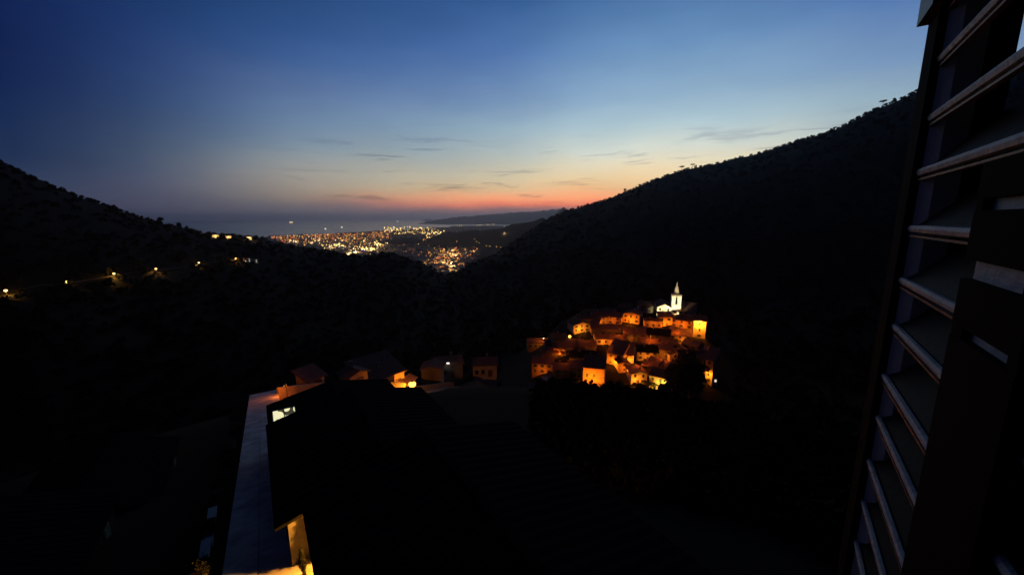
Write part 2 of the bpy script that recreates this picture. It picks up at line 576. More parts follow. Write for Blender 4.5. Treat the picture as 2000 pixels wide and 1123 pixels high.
# ------------------------------------------------------------------ sea
M_SEA = bpy.data.materials.new('sea_water')
M_SEA.use_nodes = True
t = M_SEA.node_tree
b = t.nodes['Principled BSDF']
b.inputs['Base Color'].default_value = (0.012, 0.02, 0.03, 1)
b.inputs['Roughness'].default_value = 0.22
b.inputs['IOR'].default_value = 1.33
nz = t.nodes.new('ShaderNodeTexNoise')
tcn = t.nodes.new('ShaderNodeTexCoord')
t.links.new(tcn.outputs['Object'], nz.inputs['Vector'])
nz.inputs['Scale'].default_value = 0.01
nz.inputs['Detail'].default_value = 4
bp = t.nodes.new('ShaderNodeBump')
bp.inputs['Strength'].default_value = 0.5
bp.inputs['Distance'].default_value = 6.0
t.links.new(nz.outputs['Fac'], bp.inputs['Height'])
t.links.new(bp.outputs[0], b.inputs['Normal'])
mb = MB()
ring = [5000 * (60000 / 5000) ** (i / 12) for i in range(13)]
vs, fs = [], []
for rr in ring:
    for k in range(96):
        a = 2 * math.pi * k / 96
        vs.append((rr * math.sin(a), rr * math.cos(a), SEA))
for i in range(12):
    for k in range(96):
        fs.append((i * 96 + k, i * 96 + (k + 1) % 96, (i + 1) * 96 + (k + 1) % 96, (i + 1) * 96 + k))
mb.quadmesh(vs, [f[::-1] for f in fs])
tag(mb.build('sea', M_SEA), kind='structure')

# island off the headland
M_ISLE = mat('island_scrub', (0.04, 0.045, 0.03), 0.95, (0.07, 0.07, 0.05), 0, 0.01)
c0 = at_r(836, 431, 40000)
mb = MB()
prf = [(700, -20), (560, 40), (420, 120), (250, 190), (90, 215), (10, 218)]
mb.lathe(prf, 14)
isl = mb.build('island', M_ISLE)
for v in isl.data.vertices:
    v.co.x *= 1.15 + 0.2 * math.sin(v.co.y * 0.01)
    v.co.y *= 0.6
isl.location = (c0.x, c0.y, SEA)
tag(isl, kind='structure')

# ------------------------------------------------------------------ haze
M_HAZE = bpy.data.materials.new('evening_haze')
M_HAZE.use_nodes = True
t = M_HAZE.node_tree
t.nodes.clear()
pv = t.nodes.new('ShaderNodeVolumePrincipled')
pv.inputs['Color'].default_value = (0.86, 0.9, 1.0, 1)
pv.inputs['Density'].default_value = 3.2e-5
pv.inputs['Anisotropy'].default_value = 0.7
o = t.nodes.new('ShaderNodeOutputMaterial')
t.links.new(pv.outputs[0], o.inputs['Volume'])
M_HAZE.cycles.homogeneous_volume = True if hasattr(M_HAZE.cycles, 'homogeneous_volume') else None
mb = MB()
mb.box(-62000, 62000, -62000, 62000, -305, 460)
tag(mb.build('haze', M_HAZE), kind='stuff')

# ------------------------------------------------------------------ house builder


def corrugated_slab(mbx, p0, p1, p2, p3, n, th=0.14, amp_=0.05):
    """roof slope: eave edge p0->p1, ridge edge p3->p2; n tile columns, real thickness"""
    p0, p1, p2, p3 = map(Vector, (p0, p1, p2, p3))
    nm = (p1 - p0).cross(p3 - p0).normalized()
    if nm.z < 0:
        nm = -nm
    top, bot = [], []
    for i in range(2 * n + 1):
        f = i / (2 * n)
        e, g = p0.lerp(p1, f), p3.lerp(p2, f)
        w_ = amp_ if i % 2 else 0.0
        top += [e + nm * (th + w_), g + nm * (th + w_)]
        bot += [e, g]
    m = 2 * n + 1
    vs = top + bot
    fs = []
    o_ = 2 * m
    for i in range(m - 1):
        a = 2 * i
        fs.append((a, a + 2, a + 3, a + 1))
        fs.append((o_ + a + 1, o_ + a + 3, o_ + a + 2, o_ + a))
        fs.append((a, o_ + a, o_ + a + 2, a + 2))
        fs.append((a + 1, a + 3, o_ + a + 3, o_ + a + 1))
    fs.append((0, 1, o_ + 1, o_))
    e = 2 * (m - 1)
    fs.append((e, o_ + e, o_ + e + 1, e + 1))
    mbx.quadmesh(vs, fs)


WIN_CACHE = {}


def window(parent, x, z, w, h, face='front', depth=0.0, lit=None, shutters='open', yoff=0.0):
    """window part: frame (the part itself) with pane, sill, shutters as sub-parts. face: 'front' (y=0, facing -y), 'right' (x=depth), 'left' (x=depth)"""
    rz = {'front': 0, 'right': math.pi / 2, 'left': -math.pi / 2}[face]
    key = (round(w, 2), round(h, 2))
    if key not in WIN_CACHE:
        f = MB()
        t_ = 0.09
        f.box(-w / 2 - t_, -w / 2, -0.05, 0.1, 0, h)
        f.box(w / 2, w / 2 + t_, -0.05, 0.1, 0, h)
        f.box(-w / 2 - t_, w / 2 + t_, -0.053, 0.1, h, h + t_)
        f.box(-0.03, 0.03, -0.03, 0.1, 0, h)
        p = MB()
        p.box(-w / 2, w / 2, -0.012, 0.08, 0, h)
        s = MB()
        s.box(-w / 2 - 0.16, w / 2 + 0.16, -0.14, 0.1, -0.1, -0.002)
        sh = MB()
        sh.box(-w / 4, w / 4, -0.07, -0.02, 0, h)
        for k in range(6):
            zz = h * (k + 0.5) / 6
            sh.box(-w / 4 + 0.06, w / 4 - 0.06, -0.09, -0.068, zz - h * 0.04, zz + h * 0.04)
        WIN_CACHE[key] = (f.mesh('window', M_FRAME), p, s.mesh('sill', M_STUC['stone']), sh.mesh('shutter', M_WOODG), {})
    fm, pb, sm, shm, pcache = WIN_CACHE[key]
    wo = link('window', fm, parent)
    if face == 'front':
        wo.location = (x, yoff, z)
    else:
        wo.location = (depth, x, z)
    wo.rotation_euler = (0, 0, rz)
    k = lit.name if lit else 'dark'
    if k not in pcache:
        pcache[k] = pb.mesh('pane', lit or M_GLASS)
    link('pane', pcache[k], wo)
    link('sill', sm, wo)
    if shutters == 'open':
        for s_ in (-1, 1):
            so = link('shutter', shm, wo)
            so.location = (s_ * (w * 0.75 + 0.12), 0, 0)
    elif shutters == 'closed':
        for s_ in (-1, 1):
            so = link('shutter', shm, wo)
            so.location = (s_ * (w * 0.25 + 0.005), -0.02, 0)
    return wo


def house(name, label, front, rz, w, d, h, gable='eave', pitch=0.38, stucco='ochre', roof=None, wins='auto', door=None, chimneys=1,
          group='houses of the old village', cat='house', lit=(), shut='mix', ov=0.45, sink=3.0, side_w=None):
    """front: world point at the bottom centre of the facade that looks along local -y. gable 'eave' = ridge along x, 'front' = gable in the facade,
    'mono' = single slope falling to the front"""
    root = empty(name, front, rz)
    tag(root, label, cat, group)
    roof = roof or M_TILE
    mw = M_STUC[stucco]
    wl = MB()
    hw = w / 2
    if gable == 'eave':
        rh = pitch * d / 2
        wl.prism([(0, -sink), (0, h), (d / 2, h + rh), (d, h), (d, -sink)], 'x', -hw, hw)
    elif gable == 'front':
        rh = pitch * w / 2
        wl.prism([(-hw, -sink), (hw, -sink), (hw, h), (0, h + rh), (-hw, h)], 'y', 0, d)
    else:
        rh = pitch * d
        wl.prism([(0, -sink), (0, h), (d, h + rh), (d, -sink)], 'x', -hw, hw)
    wl.build('wall', mw, root)
    rf = MB()
    n = max(3, int(w / 0.45))
    nd = max(3, int(d / 0.45))
    e = 0.01
    if gable == 'eave':
        zo = h - pitch * ov + e
        corrugated_slab(rf, (-hw - ov, -ov, zo), (hw + ov, -ov, zo), (hw + ov, d / 2, h + rh + e), (-hw - ov, d / 2, h + rh + e), n)
        corrugated_slab(rf, (hw + ov, d + ov, zo), (-hw - ov, d + ov, zo), (-hw - ov, d / 2 + 0.004, h + rh + e), (hw + ov, d / 2 + 0.004, h + rh + e), n)
        rf.box(-hw - ov - .02, hw + ov + .02, d / 2 - 0.13, d / 2 + 0.13, h + rh + 0.1, h + rh + 0.24)
    elif gable == 'front':
        zo = h - pitch * ov + e
        corrugated_slab(rf, (hw + ov, -ov, zo), (hw + ov, d + ov, zo), (0.002, d + ov, h + rh + e), (0.002, -ov, h + rh + e), nd)
        corrugated_slab(rf, (-hw - ov, d + ov, zo), (-hw - ov, -ov, zo), (-0.002, -ov, h + rh + e), (-0.002, d + ov, h + rh + e), nd)
        rf.box(-0.13, 0.13, -ov - .02, d + ov + .02, h + rh + 0.1, h + rh + 0.24)
    else:
        zo = h - pitch * ov + e
        corrugated_slab(rf, (-hw - ov, -ov, zo), (hw + ov, -ov, zo), (hw + ov, d + ov, h + rh + pitch * ov + e), (-hw - ov, d + ov, h + rh + pitch * ov + e), n)
    ro = rf.build('roof', roof, root)
    for k in range(chimneys):
        cb = MB()
        cx = (random.uniform(-0.35, 0.35)) * w
        cy_ = d * random.uniform(0.3, 0.7)
        if gable == 'eave':
            zb = h + rh - abs(cy_ - d / 2) * pitch
        elif gable == 'front':
            zb = h + rh - abs(cx) * pitch
        else:
            zb = h + pitch * cy_
        cb.box(cx - 0.3, cx + 0.3, cy_ - 0.25, cy_ + 0.25, zb - 0.3, zb + 1.0)
        co = MB()
        co.box(cx - 0.4, cx + 0.4, cy_ - 0.35, cy_ + 0.35, zb + 1.0, zb + 1.1)
        co.box(cx - 0.25, cx - 0.12, cy_ - 0.2, cy_ + 0.2, zb + 1.1, zb + 1.3)
        co.box(cx + 0.12, cx + 0.25, cy_ - 0.2, cy_ + 0.2, zb + 1.1, zb + 1.3)
        co.box(cx - 0.38, cx + 0.38, cy_ - 0.33, cy_ + 0.33, zb + 1.3, zb + 1.38)
        ch = cb.build('chimney', M_STUC['stone'], ro)
        ch2 = co.build('chimney_cap', M_STUC['stone'], ro)
    if wins == 'auto':
        nf = max(1, int(round(h / 3.0)))
        nx = max(1, int(w / 3.3))
        wins = []
        for fl in range(nf):
            for i in range(nx):
                xx = (i + 0.5) / nx * w - hw
                if fl == 0 and door is not None and abs(xx - door) < 1.3:
                    continue
                wins.append((xx, fl * (h / nf) + 0.95))
    for k, (xx, zz) in enumerate(wins):
        st = shut if shut != 'mix' else random.choice(['open', 'closed', 'none', 'open'])
        window(root, xx, zz, 0.85, 1.25, lit=lit[k] if k < len(lit) else None, shutters=st)
    if side_w:
        for (xx, zz, sd) in side_w:
            window(root, xx, zz, 0.85, 1.25, 'right' if sd > 0 else 'left', hw * sd, shutters=random.choice(['open', 'none']))
    if door is not None:
        db = MB()
        db.box(door - 0.5, door + 0.5, -0.04, 0.06, -0.05, 2.05)
        dd = db.build('door', M_WOODB, root)
        fb = MB()
        fb.box(door - 0.66, door - 0.502, -0.07, 0.06, -0.05, 2.05)
        fb.box(door + 0.502, door + 0.66, -0.07, 0.06, -0.05, 2.05)
        fb.box(door - 0.66, door + 0.66, -0.073, 0.06, 2.052, 2.22)
        fb.build('frame', M_STUC['stone'], dd)
        hb = MB()
        hb.box(door + 0.33, door + 0.4, -0.1, -0.03, 0.95, 1.05)
        hb.build('handle', M_IRON, dd)
    return root


# ------------------------------------------------------------------ lamps
LAMPS = []


def lamp_light(parent, loc, power, colr, size=0.12):
    ld = bpy.data.lights.new('lamp_light', 'POINT')
    ld.energy = power
    ld.color = colr
    ld.shadow_soft_size = size
    lo = bpy.data.objects.new('lamp_light', ld)
    C.objects.link(lo)
    lo.parent = parent
    lo.location = loc
    return lo


LAMP_MESH = {}


def street_lamp(label, base, h, power, colr=SODIUM, arm=0.9, rz=0.0, group='street lamps of the village', glow=0.08, bulb=None, name='street_lamp'):
    root = empty(name, base, rz)
    tag(root, label, 'street lamp', group)
    key = (round(h, 2), arm, glow, bulb.name if bulb else '')
    if key not in LAMP_MESH:
        p = MB()
        p.tube([(0, 0, -1.0), (0, 0, 0.3), (0, 0, 0.32), (0, 0, h)], [0.09, 0.09, 0.055, 0.04], 8)
        a = MB()
        a.tube([(0, 0, h - 0.25), (0, -arm * 0.35, h + 0.12), (0, -arm, h + 0.2)], 0.025, 6)
        hd = MB()
        hd.lathe([(0.05, h + 0.24), (0.16, h + 0.2), (0.3, h + 0.06), (0.32, h + 0.02)], 10, 0, -arm)
        g = MB()
        g.lathe([(glow * 0.4, h + 0.0), (glow, h - glow * 0.5), (glow * 0.9, h - glow * 1.1), (glow * 0.3, h - glow * 1.6)], 10, 0, -arm)
        LAMP_MESH[key] = (p.mesh('pole', M_IRON), a.mesh('arm', M_IRON), hd.mesh('lamp_hood', M_IRON), g.mesh('lamp_glass', bulb or M_BULB, True))
    for nm, me_ in zip(('pole', 'arm', 'lamp_hood', 'lamp_glass'), LAMP_MESH[key]):
        link(nm, me_, root)
    lamp_light(root, (0, -arm, h - glow * 2.2 - 0.1), power * (3.2 if 'village' in group else 1.0), colr)
    return root


# ------------------------------------------------------------------ the village on the spur
def zpt(X, Y):
    return 1000 + X / 4.32, 540 + Y / 4.32


def vground(px, py, h):
    """world point of the ground under a wall of height h whose top shows at this photo pixel"""
    a, b_, t_ = ray(px, py)
    lo, hi = 120.0, 300.0
    for r_ in np.arange(150, 300, 0.5):
        if r_ * t_ - (terr(a * r_, b_ * r_) + h) <= 0:
            break
    return Vector((a * r_, b_ * r_, terr(a * r_, b_ * r_))), r_


# label, X centre, Y eave, W (zoom units), wall height, depth, yaw, gable, stucco, extras
VH = [
    ('low ochre house alone at the far end of the village under a white lamp', 222, 556, 165, 4.2, 7, 8, 'eave', 'ochre', dict(door=1.0)),
    ('dim two storey house below the ochre end house, half hidden by black trees', 255, 738, 165, 5.6, 7, -6, 'eave', 'ochre', dict()),
    ('house with pale gable trim just beside the bright lamp on the slope', 590, 410, 135, 4.6, 8, 22, 'front', 'cream', dict(chimneys=2)),
    ('small yellow lit shed wall between the bright lamp and the dark roofs', 690, 415, 55, 4.6, 6, -15, 'mono', 'cream', dict(chimneys=0)),
    ('dark roofed house with a curved lit eave behind the lamp house', 745, 345, 105, 4.8, 8, 10, 'eave', 'grey', dict()),
    ('dark house with wide eaves beside the glowing gabled house', 862, 345, 110, 4.8, 8, -8, 'eave', 'pink', dict()),
    ('glowing orange gabled house standing alone above the long dark roofs', 1005, 322, 125, 5.4, 8, -12, 'front', 'ochre', dict(door=-1.2)),
    ('dim brown house tucked beneath the church terrace', 1195, 375, 130, 4.2, 7, 12, 'eave', 'pink', dict()),
    ('orange lit house directly under the church facade', 1298, 345, 100, 5.6, 7, 14, 'mono', 'ochre', dict(door=0.8)),
    ('broad dark roofed house below the bell tower', 1432, 372, 165, 5.0, 8, -10, 'eave', 'pink', dict(chimneys=2)),
    ('cream orange walled house adjoining the bell tower with a rising roofline', 1420, 292, 130, 4.6, 8, -24, 'mono', 'cream', dict(chimneys=0)),
    ('tall narrow house with an orange lit wall under the bright tower lamp', 1588, 378, 88, 10.0, 8, 4, 'eave', 'ochre', dict()),
    ('long dark roof house in the row under the glowing gabled house', 1035, 490, 165, 4.8, 9, 6, 'eave', 'stone', dict(chimneys=2)),
    ('dark slate roof house in the middle of the upper row', 1225, 496, 180, 4.8, 9, -4, 'eave', 'stone', dict(roof='slate')),
    ('dark roofed house between the upper row and the tall lit wall', 1420, 500, 160, 4.8, 9, 3, 'eave', 'grey', dict()),
    ('low orange lit wall house behind the big dark roof', 885, 540, 130, 3.6, 7, -8, 'eave', 'ochre', dict(chimneys=2)),
    ('small cottage with chimneys catching light at the alley head', 765, 530, 100, 3.2, 6, 14, 'eave', 'cream', dict(chimneys=2)),
    ('little cottage with a bright yellow wall in the central alley', 1050, 602, 82, 3.0, 6, -10, 'eave', 'cream', dict(chimneys=1)),
    ('dark barn like house on the slope under the bright lamp', 470, 600, 150, 4.0, 8, 14, 'eave', 'stone', dict()),
    ('dark cottage between the ochre end house and the barn', 360, 645, 130, 3.6, 7, -4, 'eave', 'stone', dict()),
    ('orange gable wall house rising behind the big front house', 868, 650, 128, 6.4, 8, -18, 'mono', 'ochre', dict(chimneys=1)),
    ('small orange house with one dark square window', 985, 662, 78, 4.6, 7, 4, 'mono', 'ochre', dict(wins=[(-1.0, 2.2)], chimneys=0, shut='none')),
    ('dark slate roofed house in the centre of the lower village', 1145, 640, 160, 4.6, 8, 10, 'eave', 'grey', dict(roof='slate')),
    ('dark roofed house between the central alley and the star shaped lights', 1270, 620, 120, 4.6, 8, -12, 'eave', 'stone', dict()),
    ('yellow orange lit house by the little square under the tall wall', 1500, 580, 120, 5.0, 7, -20, 'eave', 'ochre', dict(door=0.2)),
    ('lower house of the little square with a bright corner', 1390, 660, 105, 4.4, 7, 24, 'front', 'cream', dict(chimneys=0)),
    ('big front house with a tall glowing orange wall above the trees', 690, 772, 165, 10.5, 11, -3, 'eave', 'ochre', dict(wins=[(-2.6, 6.6), (0.2, 6.6)], chimneys=2, shut='closed')),
    ('dark roofed house with a dim eave left of the tall glowing wall', 545, 775, 110, 5.2, 8, 8, 'eave', 'stone', dict()),
    ('yellowish stone house in the front row with a steep lit gable', 1075, 822, 125, 5.2, 7, 18, 'front', 'cream', dict(door=-0.6)),
    ('front row house with strongly lit yellow wall behind treetops', 1255, 850, 175, 6.2, 8, -12, 'eave', 'ochre', dict(door=1.5)),
    ('sloping roof house with a thin bright eave above the front row', 1215, 745, 165, 4.4, 7, -26, 'eave', 'pink', dict(chimneys=1)),
    ('slim four storey house with lit windows at the village edge', 1668, 705, 58, 11.5, 7, -14, 'mono', 'ochre', dict(chimneys=0)),
    ('dark narrow house with white lit windows at the village edge', 1718, 726, 52, 11.0, 8, 6, 'eave', 'grey', dict(wins=[(-0.7, 1.2), (0.7, 1.2), (0.2, 7.5)], lit=['w', 'w'], shut='none', chimneys=1)),
    ('dim house among bare trees between the end house and the front house', 420, 790, 120, 4.6, 7, 4, 'eave', 'stone', dict()),
    ('dark house behind the church nave', 1130, 250, 110, 4.6, 8, 4, 'eave', 'grey', dict()),
    ('dark cottage on the lane climbing to the bright slope lamp', 400, 520, 110, 3.6, 6, 10, 'eave', 'stone', dict()),
    ('dark roof just below the bright slope lamp', 520, 575, 120, 3.8, 7, -8, 'eave', 'stone', dict()),
    ('dark house behind the small cottage with chimneys', 640, 590, 130, 4.2, 7, 4, 'eave', 'stone', dict(chimneys=2)),
    ('dark slate house between the barn and the big front house', 560, 690, 140, 4.6, 7, -5, 'eave', 'stone', dict(roof='slate')),
    ('dark house beneath the yellow shed wall', 740, 445, 120, 4.0, 7, 8, 'eave', 'stone', dict()),
    ('dark house squeezed left of the long dark row', 860, 450, 110, 4.0, 7, -6, 'eave', 'stone', dict()),
    ('big dark roof behind the tall glowing front wall', 670, 690, 150, 5.5, 8, 2, 'eave', 'stone', dict(roof='slate')),
    ('dark cottage above the little square', 1330, 575, 120, 4.0, 7, 6, 'eave', 'stone', dict()),
    ('dark roof behind the bright yellow cottage', 1150, 565, 130, 4.0, 7, -6, 'eave', 'stone', dict(chimneys=2)),
    ('dark house on the far side of the little square', 1590, 620, 100, 4.6, 7, -10, 'eave', 'stone', dict()),
    ('dark house downhill of the little square', 1480, 700, 120, 4.6, 8, 6, 'eave', 'stone', dict(roof='slate')),
    ('dark house above the slim four storey house', 1570, 690, 100, 4.2, 7, -4, 'eave', 'stone', dict()),
    ('dark front row house under the big trees', 1400, 800, 130, 4.6, 7, 8, 'eave', 'stone', dict()),
    ('dark roof between the two front row lit houses', 1160, 760, 110, 4.6, 7, -10, 'eave', 'stone', dict()),
    ('low dark house at the crest of the village behind the lamp', 640, 360, 100, 3.6, 6, 12, 'eave', 'stone', dict()),
    ('dark outbuilding beyond the ochre end house', 330, 570, 90, 3.0, 5, 6, 'eave', 'stone', dict(chimneys=0)),
    ('pinkish house stepping down beside the ochre end house', 400, 610, 95, 4.0, 6, -10, 'eave', 'pink', dict()),
    ('cottage with a warm gable between the barn and the slate house', 640, 650, 80, 4.2, 6, 20, 'front', 'pink', dict()),
    ('narrow cream house in the alley behind the little bright cottage', 1110, 600, 60, 4.6, 6, -16, 'front', 'cream', dict()),
    ('narrow house jutting from the row under the church lane', 1130, 452, 70, 4.6, 6, 16, 'front', 'ochre', dict(chimneys=0)),
    ('small gabled house squeezed into the upper row', 1320, 452, 75, 4.8, 6, -14, 'front', 'pink', dict(chimneys=0)),
    ('steep gabled house leaning into the alley of the lower village', 950, 735, 85, 4.8, 6, 22, 'front', 'ochre', dict()),
    ('low lean-to house against the slope below the lane lamp', 300, 700, 80, 3.0, 5, 6, 'mono', 'stone', dict(chimneys=0)),
    ('cottage on the square corner beside the tall trees', 1440, 620, 75, 4.4, 6, 20, 'front', 'ochre', dict(chimneys=0)),
    ('small house crowning the slope behind the lamp house', 820, 300, 80, 3.6, 6, -8, 'eave', 'pink', dict()),
    ('small cream house below the slim four storey house', 1600, 790, 90, 4.4, 6, -14, 'eave', 'ochre', dict()),
    ('low dark house at the crest behind the glowing gabled house', 950, 268, 100, 4.0, 7, -6, 'eave', 'stone', dict()),
]
HOUSES = {}
for (lab, X, Y, Wz, h, d, yaw, gb, stc, ex) in VH:
    px, py = zpt(X, Y)
    g, r_ = vground(px, py, h)
    depth_c = r_ * (F_PX * cp) / math.hypot(px - 1000, F_PX * cp)
    w = Wz / 4.32 * depth_c / F_PX * 1.12
    d = d * (0.75 if 'church' in lab and 'house' in lab and 'nave' not in lab else 1.35)
    azr = math.atan2(g.x, g.y)
    ex = dict(ex)
    if ex.get('roof') == 'slate':
        ex['roof'] = M_SLATE
    if 'lit' in ex:
        ex['lit'] = [M_LITWHITE if q_ == 'w' else M_LITW for q_ in ex['lit']]
    hs = house('village_house', lab, g, -azr + R(yaw), w, d, h, gb, 0.36, stc, **ex)
    HOUSES[lab] = (hs, w, d, h)


def fpos(lab, x, y, z=0.0):
    hs = HOUSES[lab][0]
    return Matrix.Translation(hs.location) @ Matrix.Rotation(hs.rotation_euler[2], 4, 'Z') @ Vector((x, y, z))


def lamp_at(lab, lamp_label, x, y, h, power, colr=SODIUM, arm=0.5, **kw):
    p = fpos(lab, x, y)
    p.z = terr(p.x, p.y)
    hs = HOUSES[lab][0]
    return street_lamp(lamp_label, p, h, power, colr, arm=arm, rz=hs.rotation_euler[2] + math.pi, **kw)


K = [v[0] for v in VH]
lamp_at(K[0], 'white glowing lamp at the corner of the low ochre end house', 3.4, -3.2, 4.0, 420, SODIUM2, bulb=M_BULBW, glow=0.22)
lamp_at(K[1], 'weak lamp in front of the dim two storey house by the trees', 0.5, -4.0, 2.6, 140, SODIUM)
gp, _ = vground(1112, 655, 6.4)
street_lamp('bright orange street lamp on the slope before the pale gable trim house', gp, 6.6, 5200, SODIUM2, arm=0.5, rz=0.3, glow=0.85)
lamp_at(K[2], 'lane lamp against the pale gable trim house', -1.5, -3.2, 3.2, 420, SODIUM2)
lamp_at(K[3], 'hidden lamp lighting the small yellow shed wall', 0.2, -3.2, 2.8, 420, SODIUM2)
lamp_at(K[6], 'lamp in front of the glowing gabled house', 0.3, -4.2, 2.8, 900, SODIUM)
lamp_at(K[8], 'lamp in the lane under the church facade house', 0.2, -3.4, 2.6, 520, SODIUM)
lamp_at(K[11], 'bright orange lamp high on a pole before the tall lit wall', -0.3, -2.6, 11.2, 3200, SODIUM2, glow=0.85)
lamp_at(K[15], 'lane lamp before the low orange wall house', -0.4, -3.0, 2.3, 380, SODIUM)
lamp_at(K[16], 'lane lamp before the small cottage with chimneys', 0.0, -2.6, 2.2, 140, SODIUM)
lamp_at(K[17], 'lamp in the central alley before the bright yellow wall', 0.0, -2.2, 2.2, 420, WARMW)
lamp_at(K[20], 'alley lamp before the orange gable wall', -0.5, -3.2, 2.9, 640, SODIUM)
lamp_at(K[21], 'alley lamp before the house with one dark square window', 0.6, -3.0, 2.6, 420, SODIUM2)
lamp_at(K[24], 'lamp on the little square before the yellow orange house', -0.4, -3.6, 3.0, 1100, SODIUM2)
lamp_at(K[25], 'lamp at the bright corner of the lower square house', 1.2, -3.0, 2.6, 620, SODIUM2)
lamp_at(K[26], 'lamp under the trees before the tall glowing orange wall', -0.6, -5.5, 4.6, 1700, SODIUM)
lamp_at(K[28], 'lamp beside the steep lit gable of the front row', -1.8, -3.4, 2.6, 420, SODIUM2)
lamp_at(K[29], 'lamp behind the treetops before the strongly lit yellow wall', 1.0, -3.6, 2.8, 950, (1.0, 0.55, 0.08))
lamp_at(K[31], 'lamp at the foot of the slim four storey house', 0.0, -2.4, 4.6, 480, SODIUM2)

EX = {lab[:18]: n_ for n_, lab in enumerate(K)}
for lab0, lab_, pw_ in (('pinkish house step', 'lamp beside the pinkish stepping house', 160), ('cottage with a war', 'lamp before the warm gable cottage', 300),
                        ('narrow cream house', 'lamp in the alley of the narrow cream house', 260), ('narrow house jutti', 'lamp in the row before the jutting house', 300), ('small gabled house', 'lamp before the squeezed gabled house', 240),
                        ('steep gabled house', 'lamp in the alley of the steep gabled house', 380), ('cottage on the squ', 'lamp on the square corner cottage', 420), ('small cream house ', 'lamp under the small cream house', 260)):
    lamp_at(K[EX[lab0]], lab_, 0.4, -3.2, 3.2, pw_, SODIUM)
for k_, lab_, x_, h_, pw_ in ((4, 'added dim lamp under the curved lit eave', 0.5, 3.4, 160), (5, 'added dim lamp beside the house with wide eaves', -1.0, 3.4, 130), (7, 'added dim lamp beneath the church terrace', 0.0, 2.8, 150),
                              (9, 'added lamp in the lane below the bell tower', 1.0, 3.4, 260), (14, 'added lamp between the upper row and the tall lit wall', 1.5, 3.4, 220),
                              (22, 'added lamp in the lower centre before a slate roofed house', 0.0, 3.0, 200), (30, 'added lamp by the sloping roof house above the front row', 1.5, 3.0, 260),
                              (12, 'added dim lamp in the row under the glowing gabled house', -2.0, 3.2, 120), (18, 'added dim lamp by the barn like house', 1.5, 2.8, 90), (23, 'added lamp where the central alley meets the square', 0.5, 3.0, 160)):
    lamp_at(K[k_], lab_, x_, -3.4, h_, pw_, SODIUM)  # extra alley lamps added to raise the glow among the roofs

for n_, (X_, Y_, lab_) in enumerate(((620, 470, 'added lamp washing the roofs near the lamp house'), (900, 440, 'added lamp washing the dark roofs under the glowing gabled house'), (1160, 500, 'added lamp washing the middle of the upper row'),
                                    (1400, 450, 'added lamp washing the roofs below the bell tower'), (770, 580, 'added lamp washing the small cottages at the alley head'), (1300, 660, 'added lamp washing the roofs by the lower square'),
                                    (460, 660, 'added lamp washing the dark cottages of the lower end'), (1080, 700, 'added lamp washing the lower centre roofs'))):
    px_, py_ = zpt(X_, Y_)
    gp, _ = vground(px_, py_, 8.0)
    street_lamp(lab_, gp, 8.0, 330, SODIUM, arm=0.6, rz=n_ * 0.8, glow=0.12)  # lamps added only to wash the roofs with orange light

# ------------------------------------------------------------------ church with bell tower
px, py = zpt(1285, 262)
g, r_ = vground(px, py, 5.6)
azr = math.atan2(g.x, g.y)
ch = empty('church', g, -azr + R(6))
tag(ch, 'cream church with spired square bell tower floodlit at the top of the village', 'church')
NW, ND, NH = 8.6, 18.0, 5.6
wl = MB()
rh = 0.42 * NW / 2
wl.prism([(-NW / 2, -3), (NW / 2, -3), (NW / 2, NH), (0, NH + rh), (-NW / 2, NH)], 'y', 0, ND)
wl.build('nave_wall', M_STUC['white'], ch)
rf = MB()
corrugated_slab(rf, (NW / 2 + .4, -.4, NH - .16), (NW / 2 + .4, ND + .4, NH - .16), (0.002, ND + .4, NH + rh + .01), (0.002, -.4, NH + rh + .01), 36)
corrugated_slab(rf, (-NW / 2 - .4, ND + .4, NH - .16), (-NW / 2 - .4, -.4, NH - .16), (-0.002, -.4, NH + rh + .01), (-0.002, ND + .4, NH + rh + .01), 36)
rf.box(-.13, .13, -.42, ND + .42, NH + rh + .1, NH + rh + .24)
rf.build('nave_roof', M_TILE, ch)
for xx in (-2.4, 2.4):
    window(ch, xx, 3.2, 0.8, 1.7, shutters='none')
db = MB()
db.box(-0.9, 0.9, -0.05, 0.06, -0.1, 2.7)
dd = db.build('door', M_WOODB, ch)
fb = MB()
fb.box(-1.15, -0.902, -0.09, 0.06, -0.1, 2.7)
fb.box(0.902, 1.15, -0.09, 0.06, -0.1, 2.7)
fb.prism([(-1.2, 2.702), (1.2, 2.702), (0, 3.3)], 'y', -0.12, 0.06)
fb.build('door_frame', M_STUC['stone'], dd)
# tower
TW, TH = 5.6, 12.8
tx, ty = NW / 2 + TW / 2 + 0.05, 2.0
tb = MB()
tb.box(tx - TW / 2, tx + TW / 2, ty, ty + TW, -3, TH - 5.2)
# belfry stage with real openings: four corner piers and the heads over them
pw = 2.15
for (a0, a1) in ((tx - TW / 2, tx - TW / 2 + pw), (tx + TW / 2 - pw, tx + TW / 2)):
    for (b0, b1) in ((ty, ty + pw), (ty + TW - pw, ty + TW)):
        tb.box(a0, a1, b0, b1, TH - 5.2, TH - 0.8)
tb.box(tx - TW / 2, tx + TW / 2, ty, ty + TW, TH - 0.8, TH)
tw_ = tb.build('bell_tower', M_STUC['white'], ch)
cb = MB()
cb.box(tx - TW / 2 - .06, tx + TW / 2 + .06, ty - .06, ty + TW + .06, TH - 5.55, TH - 5.3)
cb.build('string_course', M_STUC['stone'], tw_)
cb = MB()
cb.box(tx - TW / 2 - .3, tx + TW / 2 + .3, ty - .3, ty + TW + .3, TH + .002, TH + .35)
cb.box(tx - TW / 2 - .1, tx + TW / 2 + .1, ty - .1, ty + TW + .1, TH + .35, TH + 1.0)
cb.build('cornice', M_STUC['stone'], tw_)
be = MB()
